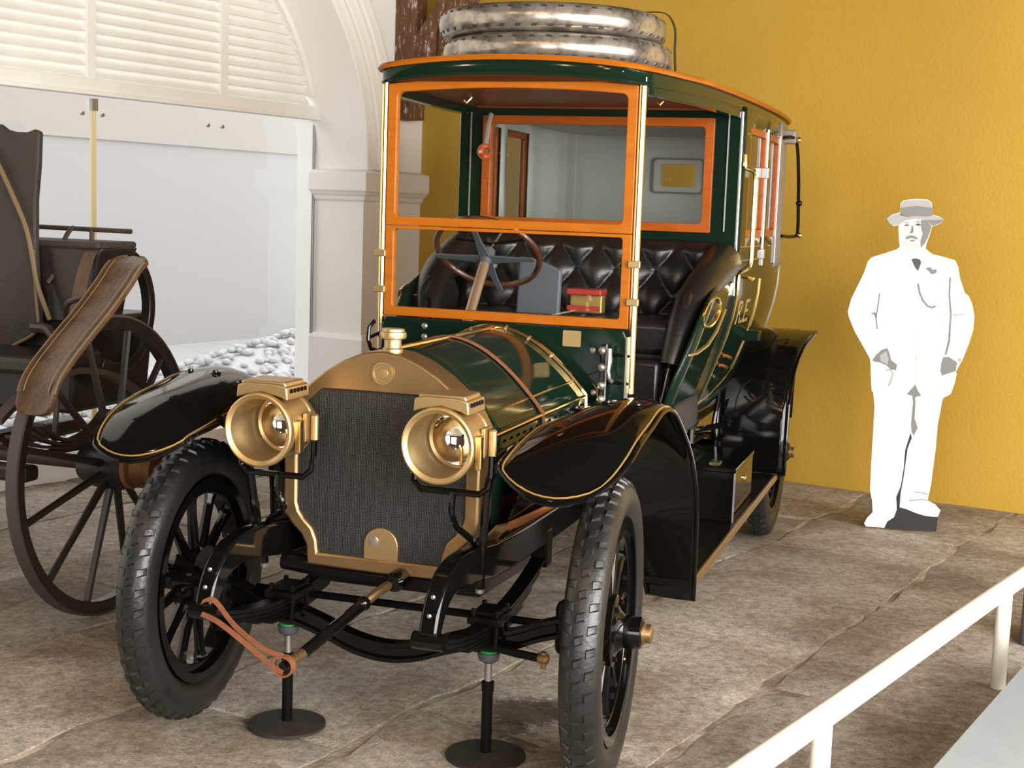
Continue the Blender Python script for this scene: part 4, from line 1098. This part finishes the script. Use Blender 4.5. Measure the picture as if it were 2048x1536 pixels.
for s in (-1, 1):
    f, rg = fender('front_fender', front_st, s)
    for (x, y, z) in ((.55, .10, 1.068), (.645, .10, 1.092), (.735, .10, 1.090)):
        obj('fender_bolt', G().lathe([(.018, -.002), (.018, .003), (.010, .005), (.008, .011), (.002, .012)], (s * x, y - .02, z), V((0, -.15, 1)), 14), M['black'], f)
    fender('rear_fender', rear_st, s, flat=True)
    obj('rear_stay', G().tube(catmull([(s * .50, 2.86, .99), (s * .515, 2.86, .80), (s * .50, 2.84, .64), (s * .515, 2.80, .58)], 4), .012, 8), M['black'], car)
    # running board
    x0, x1 = (.40, .795)
    a, b_ = (x0, x1) if s > 0 else (-x1, -x0)
    rb = obj('running_board', G().box((a, .77, .385), (b_, 2.96, .408)), M['black_matt'], car, smooth=False)
    xe = s * .800
    obj('board_edge', G().box((xe - .006, .80, .380), (xe + .006, 2.96, .416)), M['brass'], rb, smooth=False, bevel=.003)
    obj('board_bracket', G().tube([(s * .34, 1.0, .56), (s * .5, 1.0, .40)], .015, 8), M['black_matt'], rb)
    obj('board_bracket', G().tube([(s * .34, 2.4, .56), (s * .5, 2.4, .40)], .015, 8), M['black_matt'], rb)
tbx = obj('tool_box', G().box((.53, 1.755, .408), (.777, 2.26, .626)), M['black'], car, smooth=False, bevel=.004)
obj('box_lid', G().box((.525, 1.75, .612), (.782, 2.265, .632)), M['black'], tbx, smooth=False, bevel=.004)
obj('box_corner', G().box((.774, 1.752, .408), (.781, 1.759, .612)), M['strip'], tbx, smooth=False)
obj('box_lock', G().lathe([(.014, 0), (.012, .008), (.003, .01)], (.777, 2.02, .55), X3, 12), M['brass_bright'], tbx)
obj('box_catch', G().box((.66, 1.82, .632), (.70, 1.90, .638)), M['brass_bright'], tbx, smooth=False)
g = G()
obj('gear_gate', G().tube([(.36, 2.30, .60), (.50, 2.32, .64), (.53, 2.36, .66)], .014, 8), M['black'], car)
for (x, y, z) in ((.44, 1.90, .70), (.47, 2.02, .70), (.50, 2.25, .69), (.47, 2.45, .72)):
    obj('body_bolt', G().lathe([(.016, -.05), (.016, .01), (.022, .012), (.022, .03), (.01, .035)], (x, y, z), Z3, 8), M['black'], car)
obj('lever_bar', G().tube([(.42, 2.1, .69), (.56, 2.75, .66)], .014, 8), M['black'], car)
obj('body_lamp_iron', G().box((.60, 2.83, 1.06), (.70, 2.90, 1.11)), M['green'], car, smooth=False, bevel=.01)

# ------------------------------------------------------------------ things on and under the car
gp = 'spare tyres on the limousine roof'
def spare(zc_, cx, cy, R, label, tilt):
    c_ = V((cx, cy, zc_))
    o = obj('spare_tyre', tyre_geo(R, .056, .060, 'z', False, 80, c_), M['silver_tyre'], at=(cx, cy, zc_ - .056), ang=50)
    obj('tread_studs', tyre_geo(R, .056, .060, 'z', True, 80, c_, (-.036, .036), 44, False, .0025, .0065), M['dark_stud'], o)['kind'] = 'stuff'
    tag(o, label, 'tyre', gp)
spare(2.270, -.058, 1.82, .474, 'lower silver painted spare tyre lying directly on the limousine roof', 0.0)
spare(2.384, -.083, 1.82, .470, 'upper silver painted spare tyre stacked on top of the other one on the roof', 0.0)
def strap_path(a, r): 
    d = V((math.cos(a), math.sin(a), 0)); c_ = V((-.072, 1.82, 0))
    return [c_ + d * (r - .10) + V((0, 0, 2.450)), c_ + d * (r - .01) + V((0, 0, 2.443)), c_ + d * (r + .030) + V((0, 0, 2.385)), c_ + d * (r + .034) + V((0, 0, 2.30)), c_ + d * (r + .04) + V((0, 0, 2.22)), c_ + d * (r + .045) + V((0, 0, 2.195))]
for a, lb in ((-.05, 'dark leather strap over the spare tyres at their right hand end'), (PI + .05, 'dark leather strap over the spare tyres at their left hand end by the timber post')):
    d = V((math.cos(a), math.sin(a), 0)); w = V((-d.y, d.x, 0))
    P = catmull(strap_path(a, .474), 4)
    g = G().strip([(p, w, d + V((0, 0, .5))) for p in P], .012, .005)
    o = obj('tyre_strap', g, M['strap'] if False else M['cwood'], at=P[-1]); tag(o, lb, 'strap')

def jack(x, y, label):
    j = thing('jack_stand', label, 'jack stand', (x, y, 0), 'jack stands under the front axle')
    obj('base_plate', G().lathe([(.122, 0), (.122, .008), (.10, .012), (.03, .014), (.02, .016)], (x, y, 0), Z3, 36), mat('rusty_black_iron', (.012, .009, .007), .7, var=(30, (.03, .022, .016), .2)), j)
    obj('outer_tube', G().lathe([(.017, .012), (.017, .205), (.019, .206), (.019, .235), (.012, .238)], (x, y, 0), Z3, 16), M['black_matt'], j)
    obj('inner_rod', G().lathe([(.0115, .23), (.0115, .305)], (x, y, 0), Z3, 14), M['steel'], j)
    obj('collar', G().lathe([(.018, .295), (.030, .303), (.034, .317), (.034, .326), (.01, .328)], (x, y, 0), Z3, 16), M['column'], j)
    obj('rubber_ring', G().lathe([(.027, .326), (.027, .333), (.01, .334)], (x, y, 0), Z3, 16), M['plug_green'], j)
jack(-.333, .0, 'iron jack stand with round base under the axle beside the starting handle sling')
jack(.333, .0, 'iron jack stand with round base under the axle beside the oil stains')

# small coloured parcel added for a blurred, unidentified shape on the bench
pk = thing('block', 'small red and yellow parcel added for a blurred shape on the bench behind the windscreen', 'block', (.10, 1.85, 1.222))
obj('box', G().box((.03, 1.84, 1.222), (.17, 1.90, 1.30)), M['gold'], pk, smooth=False, bevel=.006)
obj('red_top', G().box((.025, 1.795, 1.30), (.175, 1.905, 1.325)), M['red'], pk, smooth=False, bevel=.005)
obj('band', G().box((.03, 1.797, 1.235), (.17, 1.80, 1.255)), M['red'], pk, smooth=False)

# ------------------------------------------------------------------ horse carriage
cr_ = thing('horse_carriage', 'old dark wooden horse carriage with brown leather mudguard beside the limousine', 'carriage', (-2.1, 1.0, 0))
CX, CY, CR = -1.55, .83, .592
def cwheel(at, R, nsp=12):
    at = V(at); n = 56
    g = G().loft([[at + V((x, r * math.cos(2*PI*k/n), r * math.sin(2*PI*k/n))) for k in range(n)] for x, r in ((-.024, R - .055), (.018, R - .055), (.024, R - .045), (.024, R - .008), (-.024, R - .008))], True, False, True)
    w = obj('wheel', g, M['cwood'], cr_, at=at, ang=40)
    g = G().loft([[at + V((x, r * math.cos(2*PI*k/n), r * math.sin(2*PI*k/n))) for k in range(n)] for x, r in ((-.025, R - .009), (.025, R - .009), (.022, R), (-.022, R))], True, False, True)
    obj('iron_tyre', g, mat('worn_grey_iron', (.07, .062, .058), .5, .4), w)
    for k in range(nsp):
        a = 2*PI*k/nsp + .262
        d = V((0, math.cos(a), math.sin(a))); t = V((0, -math.sin(a), math.cos(a)))
        rings = [[at + d * r_ + X3 * (off + math.cos(2*PI*j/8) * wx) + t * math.sin(2*PI*j/8) * wt for j in range(8)] for r_, wx, wt, off in ((.06, .018, .018, .03), (.12, .017, .015, .025), (.4 * R / .59, .014, .013, .008), (R - .05, .015, .014, 0))]
        obj('spoke', G().loft(rings), M['cwood'], w)
    obj('hub', G().lathe([(.07, -.10), (.085, -.07), (.095, -.01), (.095, .075), (.085, .085), (.083, .11)], at, X3, 28), M['cwood'], w)
    obj('hub_band', G().lathe([(.085, .108), (.085, .124), (.078, .128)], at, X3, 28), M['strap'], w)
    obj('hub_cap', G().lathe([(.078, .124), (.082, .135), (.076, .14), (.079, .15), (.076, .20), (.082, .205), (.080, .235), (.055, .237), (.053, .22), (.004, .218)], at, X3, 28), mat('brown_brass', (.16, .08, .03), .4, .8), w)
    return w
cwheel((CX, CY, CR), CR)
g = G().lathe([(.028, 0), (.028, 1.9)], (CX - .05, CY, CR), -X3, 12)
obj('axle', g, M['iron'], cr_)
# far wheel of the same axle, out of sight behind the body
# mudguard: arched brown leather strip with raised welt and stitch lines
GX = CX + .15
pth = catmull([V((GX, .165, .885)), V((GX, .20, .98)), V((GX, .262, 1.045)), V((GX, .378, 1.129)), V((GX, .514, 1.219)), V((GX, .64, 1.314)), V((GX, .715, 1.378)), V((GX, .785, 1.410))], 7)
def guard(P, hw, th):
    rings = []
    for i, p in enumerate(P):
        t = (P[min(i+1, len(P)-1)] - P[max(i-1, 0)]).normalized(); nrm = V((0, -t.z, t.y))
        if nrm.z < 0: nrm = -nrm
        e = min((p - P[0]).length, (p - P[-1]).length); w = hw if e > .045 else hw - .045 + math.sqrt(max(0, .045**2 - (.045 - e)**2))
        row = [p + V((x_ * w, 0, 0)) + nrm * (h_) for x_, h_ in ((-1, 0), (-.9, .012), (-.75, .006), (0, .010), (.75, .006), (.9, .012), (1, 0))]
        row += [p + V((x_ * w, 0, 0)) - nrm * th for x_ in (1, -1)]
        rings.append(row)
    return G().loft(rings)
mg = obj('mudguard', guard(pth, .078, .012), M['cleather'], cr_, ang=60)
for sx in (-1, 1):
    P = []
    for i, p in enumerate(pth[5:-5]):
        P.append(p + V((sx * .050, -.004, .012)))
    obj('stitch_line', G().tube(P, .0022, 5), M['piping'], mg)
    P = [p + V((sx * .074, -.003, .008)) for p in pth[5:-5]]
    obj('welt', G().tube(P, .005, 6), M['piping'], mg)
obj('mudguard_iron', G().tube(catmull([(GX - .02, .62, 1.285), (CX - .05, .66, 1.24), (CX - .14, .76, 1.16), (CX - .22, .84, 1.0), (CX - .25, .83, .64)], 4), .012, 8), M['iron'], cr_)
# c-spring
cs = V((CX - .22, 1.22, 1.17))
rings = []
for k in range(30):
    a = math.radians(118 - k * 8.2)
    d = V((0, math.cos(a), math.sin(a)))
    c_ = cs + d * .245
    rings.append([c_ + V((-.022, 0, 0)) - d * .022, c_ + V((.022, 0, 0)) - d * .022, c_ + V((.022, 0, 0)) + d * .022, c_ + V((-.022, 0, 0)) + d * .022])
obj('c_spring', G().loft(rings), M['cwood'], cr_, ang=40, bevel=.004)
P = catmull([(CX - .22, 1.18, 1.35), (CX - .20, 1.10, 1.43), (CX - .2, 1.0, 1.40), (CX - .2, .93, 1.25), (CX - .2, .90, 1.10)], 5)
obj('spring_strap', G().strip([(p, X3, V((0, .5, .6))) for p in P], .03, .008), M['cleather'], cr_)
# body: seat box, rail, well, floor, dash
bd = obj('seat_box', G().loft([[V((x, y, z)) for x, z in ((-1.70, 1.43), (-1.72, 1.40), (-1.78, 1.12), (-2.85, 1.12), (-2.92, 1.40), (-2.94, 1.43))] for y in (1.02, 1.28)]), M['cwood'], cr_, bevel=.01)
obj('seat_cushion', G().box((-2.92, 1.02, 1.425), (-1.72, 1.30, 1.455)), M['canvas'], cr_, bevel=.012, smooth=False)
obj('body_well', G().loft([[V((x, y, z)) for x, z in ((-1.82, 1.14), (-1.86, .74), (-2.75, .74), (-2.80, 1.14))] for y in (1.03, 1.6)]), M['cwood'], cr_, bevel=.02)
rl = obj('luggage_rail', G().tube([(-2.75, 1.15, 1.508), (-1.652, 1.15, 1.500)], .010, 8), M['iron'], cr_)
for (x, bend) in ((-1.93, True), (-1.84, False)):
    if bend: P = catmull([(x, 1.15, 1.505), (x, 1.12, 1.49), (x, 1.08, 1.44), (x, 1.06, 1.36), (x - .02, 1.0, 1.28)], 4)
    else: P = [(x, 1.15, 1.505), (x, 1.15, 1.43)]
    obj('rail_stay', G().tube(P, .010, 8), M['iron'], rl)
# tall canvas apron panel on the left with tan piping
pan = [(-3.2, .90), (-2.159, .995), (-2.06, 1.035), (-1.99, 1.075), (-1.975, 1.11), (-1.982, 1.21), (-1.994, 1.413), (-1.992, 1.614), (-1.977, 1.755), (-1.971, 1.888), (-1.995, 1.897), (-2.03, 1.885), (-2.09, 1.886), (-2.13, 1.895), (-2.16, 1.915), (-3.2, 1.95)]
obj('apron_panel', G().prism(pan, (0, .98, 0), X3, Z3, Y3 * .035), M['canvas'], cr_, bevel=.008, smooth=False)
obj('apron_piping', G().tube(catmull([(-2.20, .96, 1.83), (-2.142, .96, 1.74), (-2.083, .96, 1.632), (-2.024, .96, 1.513), (-1.996, .96, 1.413), (-1.973, .96, 1.293), (-1.943, .96, 1.213), (-1.908, .96, 1.134)], 4), .010, 8), M['piping'], cr_)
obj('apron_piping', G().tube(catmull([(-2.35, .97, .98), (-2.159, .97, .995), (-2.06, .97, 1.035), (-1.99, .97, 1.075), (-1.972, .97, 1.12), (-1.98, .97, 1.21), (-1.994, .97, 1.413)], 4), .007, 8), M['piping'], cr_)
obj('step_bracket', G().tube(catmull([(-1.98, .95, 1.10), (-1.90, .93, 1.10), (-1.85, .9, 1.08), (-1.80, .86, 1.06)], 4), .022, 8), M['iron'], cr_)
obj('bolster', G().box((-2.7, .62, .95), (-1.72, 1.05, 1.02)), M['cwood'], cr_, bevel=.02, smooth=False)
for k in range(4):
    rings = []
    Lf = .46 - .08 * k
    for j in range(11):
        q = -1 + 2 * j / 10
        rings.append([V((CX - .16 + dx, CY + q * Lf, CR + .05 + .012 * k + .09 * q * q + dz)) for dx, dz in ((-.025, -.006), (.025, -.006), (.025, .006), (-.025, .006))])
    obj('spring_leaf', G().loft(rings), M['iron'], cr_, smooth=False)
rings = []
for j in range(15):
    q = -1 + 2 * j / 14
    rings.append([V((CX - .16 + dx, CY + q * .46, CR + .36 - .14 * q * q + dz)) for dx, dz in ((-.025, -.012), (.025, -.012), (.025, .012), (-.025, .012))])
obj('spring_leaf', G().loft(rings), M['iron'], cr_, smooth=False)
obj('perch', G().box((-2.3, -.4, .56), (-2.2, 1.6, .63)), M['cwood'], cr_, bevel=.015, smooth=False)
obj('cross_bar', G().box((-3.2, .42, .58), (-1.62, .50, .64)), M['cwood'], cr_, bevel=.015, smooth=False)
cwheel((-2.95, CY, CR), CR)

# ------------------------------------------------------------------ cardboard standee
s0 = V((1.189, 3.831, 0)); sd = V((.977, .213, 0)).normalized(); sn = V((.213, -.977, 0)).normalized()
cyf, cxf, F = None, None, None
def zp(x, y):            # measured offsets along the card (m) and height above the floor
    z = (1489.0 + (x - 176.0) * 0.034 - y) * 0.0012262
    return ((x - 176.0) * 0.0011862 - 0.065 * z, z)
out_pts = [(270,133),(290,118),(328,108),(330,70),(345,56),(400,50),(450,54),(467,66),(471,118),(500,125),(520,138),(505,155),(468,168),(463,185),(458,205),(446,235),(440,262),(470,285),(530,300),(570,312),(583,340),(590,385),(612,450),(630,465),(645,500),(655,550),(650,610),(632,670),(605,740),(590,765),(575,795),(580,800),(572,840),(556,885),(550,893),(525,905),(518,915),(510,960),(497,1030),(490,1130),(478,1220),(470,1290),(458,1345),(455,1362),(490,1380),(512,1405),(505,1425),(500,1434),(495,1500),(262,1489),(240,1486),(180,1484),(172,1470),(185,1445),(210,1420),(208,1370),(198,1320),(203,1200),(212,1060),(218,950),(212,885),(205,880),(202,820),(200,760),(198,740),(170,690),(130,620),(105,560),(100,535),(115,480),(140,430),(170,370),(190,315),(205,300),(270,280),(315,265),(328,255),(325,225),(322,180),(323,162),(300,165),(280,150)]
st_ = thing('cutout_figure', 'life size printed cutout of a man in pale suit and boater hat by yellow wall', 'cutout', s0 + sd * .2)
def card(nm, pts, m, off, th):
    g = G().prism([zp(*p) for p in pts], s0 + sn * off, sd, Z3, sn * th)
    return obj(nm, g, m, st_, smooth=False)
card('card', out_pts, M['card'], -.008, .010)
def printed(nm, pts, m, lev=1): return card(nm, pts, m, .002, .0006 * lev)
printed('base_block', [(318,1405),(330,1360),(330,1395),(360,1402),(400,1418),(440,1430),(480,1434),(500,1434),(495,1500),(262,1489),(275,1460),(305,1440)], M['print_black'])
printed('leg_gap', [(378,1062),(384,1085),(366,1130),(356,1200),(348,1260),(335,1330),(330,1395),(318,1405),(315,1350),(335,1300),(348,1220),(354,1140)], M['print_black'])
printed('hat_crown', [(329,118),(331,72),(346,58),(400,53),(450,57),(466,68),(470,118),(440,122),(400,120),(360,122)], M['print_light'])
printed('hat_band', [(329,120),(330,88),(400,80),(469,88),(471,122),(440,126),(400,123),(360,127)], M['print_mid'], 2)
printed('hat_brim', [(270,133),(290,119),(330,110),(360,127),(400,123),(440,126),(471,120),(500,126),(520,138),(505,154),(470,166),(440,140),(390,134),(350,142),(324,160),(300,163),(280,149)], M['print_light'], 2)
printed('brim_shadow', [(440,140),(470,140),(518,138),(504,154),(470,166)], M['print_mid'], 3)
printed('face', [(324,160),(350,142),(390,134),(440,140),(466,166),(460,188),(452,214),(442,238),(425,262),(395,276),(365,268),(340,245),(330,215)], M['print_face'])
printed('face_shadow', [(420,140),(440,140),(466,166),(460,190),(450,215),(436,240),(420,258),(418,230),(428,200),(420,170)], M['print_mid'], 2)
printed('eye', [(345,163),(358,158),(370,162),(358,166)], M['print_dark'], 3)
printed('eye', [(394,160),(408,154),(422,160),(408,165)], M['print_dark'], 3)
printed('eyebrow', [(342,154),(358,149),(372,153),(358,153)], M['print_mid'], 3)
printed('eyebrow', [(392,150),(408,144),(425,150),(408,149)], M['print_mid'], 3)
printed('nose', [(380,165),(386,165),(388,190),(380,197),(368,195),(376,188)], M['print_mid'], 3)
printed('moustache', [(352,218),(362,208),(378,205),(392,208),(408,218),(400,222),(378,216),(360,222)], M['print_mid'], 4)
printed('mouth', [(368,226),(388,224),(396,228),(382,232)], M['print_mid'], 3)
printed('collar', [(365,268),(395,276),(425,262),(436,250),(442,262),(408,310),(378,304)], M['card'], 2)
printed('tie', [(379,308),(395,303),(416,308),(422,322),(408,358),(396,345)], M['print_dark'], 3)
printed('lapel', [(442,262),(448,275),(470,330),(478,372),(440,385),(400,410),(415,360),(424,322)], M['print_pale'], 1)
printed('lapel_face', [(440,275),(452,300),(466,332),(470,368),(436,378),(408,398),(420,360),(430,318)], M['card'], 2)
printed('buttonhole', [(440,345),(462,340),(470,352),(490,350),(488,366),(468,372),(455,360)], M['print_mid'], 4)
def chain(pts, w):
    P = [V((p[0], p[1], 0)) for p in pts]; A_, B_ = [], []
    for i, p in enumerate(P):
        t = (P[min(i+1, len(P)-1)] - P[max(i-1, 0)]).normalized(); n_ = V((-t.y, t.x, 0)) * w
        A_.append(p + n_); B_.append(p - n_)
    return [(p.x, p.y) for p in A_] + [(p.x, p.y) for p in B_[::-1]]
printed('watch_chain', chain([(408,412),(415,450),(430,485),(450,508),(470,516),(486,508)], 4), M['print_mid'], 3)
printed('coat_crease', chain([(240,455),(234,500),(224,560),(230,610)], 3), M['print_mid'])
printed('coat_crease', chain([(206,545),(218,540),(226,560)], 5), M['print_mid'])
printed('coat_crease', chain([(548,385),(545,460),(552,540),(548,600),(545,660),(530,720)], 4), M['print_mid'])
printed('coat_crease', chain([(560,545),(590,548),(610,540)], 3), M['print_light'])
printed('coat_shade', [(550,540),(575,560),(560,640),(540,715),(534,700),(544,630)], M['print_pale'])
printed('coat_edge', chain([(400,580),(402,700),(398,800),(396,852)], 2), M['print_face'])
printed('coat_skirt', [(400,720),(470,700),(530,730),(505,800),(550,850),(545,890),(520,905),(470,915),(430,900),(402,855)], M['print_pale'])
printed('pocket', chain([(500,480),(512,530),(510,600)], 2), M['print_face'])
printed('hem_shadow', [(360,893),(385,865),(398,850),(412,880),(425,898),(400,905),(390,940),(385,900)], M['print_mid'], 2)
printed('trouser_crease', [(388,930),(400,915),(396,1000),(410,1040),(392,1075),(382,1060),(380,1020)], M['print_mid'])
printed('trouser_crease', chain([(372,1365),(410,1360),(440,1358),(455,1362)], 3), M['print_light'])
printed('trouser_crease', chain([(395,1325),(430,1328),(455,1335)], 3), M['print_light'])
printed('sleeve_hand', [(208,745),(225,722),(250,700),(275,692),(284,715),(292,745),(318,765),(312,790),(290,785),(270,768),(240,755),(215,752)], M['print_mid'], 2)
printed('sleeve_hand_light', [(240,725),(270,705),(280,740),(275,765),(245,750)], M['print_light'], 3)
printed('far_hand', [(520,730),(545,728),(582,752),(575,790),(545,800),(515,810),(508,790),(512,755)], M['print_mid'], 2)
printed('cuff', chain([(585,745),(598,738)], 8), M['print_light'], 2)
printed('keys', chain([(268,790),(285,785),(300,800),(292,830),(280,858)], 4), M['print_light'], 2)
obj('rear_prop', G().prism([(0, 0), (.22, 0), (0, 1.0)], s0 + sd * .28 - sn * .008, -sn, Z3, sd * .012), M['card'], st_, smooth=False)

# ------------------------------------------------------------------ rail and panel
ra = math.radians(17.0); rd = V((math.sin(ra), math.cos(ra), 0)); rn = V((math.cos(ra), -math.sin(ra), 0))
f0 = V((1.825, 1.322, 0))
rt = thing('handrail', 'low cream white tubular barrier rail in the right foreground', 'handrail', f0)
obj('rail', G().tube([f0 + rd * -3.6 + V((0, 0, .365)), f0 + rd * .62 + V((0, 0, .365))], .032, 16), M['rail'], rt)
for t in (-3.32, -1.66, 0.0):
    obj('post', G().lathe([(.027, 0), (.027, .35)], f0 + rd * t, Z3, 16), M['rail'], rt)
ip = thing('information_panel', 'glossy grey slanted panel in the bottom right corner beyond the rail', 'panel', RM(5.6, -5.6, 0))
e0 = V((1.655, -.20, .30)); e1 = V((1.868, .636, .30)); ed = (e1 - e0).normalized(); en = V((ed.y, -ed.x, 0))
g = G().prism(rrect(-1.25, 1.6, -.55, 0, .05), e0, ed, V((-en.x, -en.y, .18)).normalized(), V((.05, 0, -.3)).normalized() * .02)
obj('board', g, M['panel'], ip, smooth=False, bevel=.003)
for t in (-.9, 1.2):
    c_ = e0 + ed * t + en * .3
    obj('leg', G().box((c_.x - .03, c_.y - .03, 0), (c_.x + .03, c_.y + .03, .235)), M['column'], ip, smooth=False)
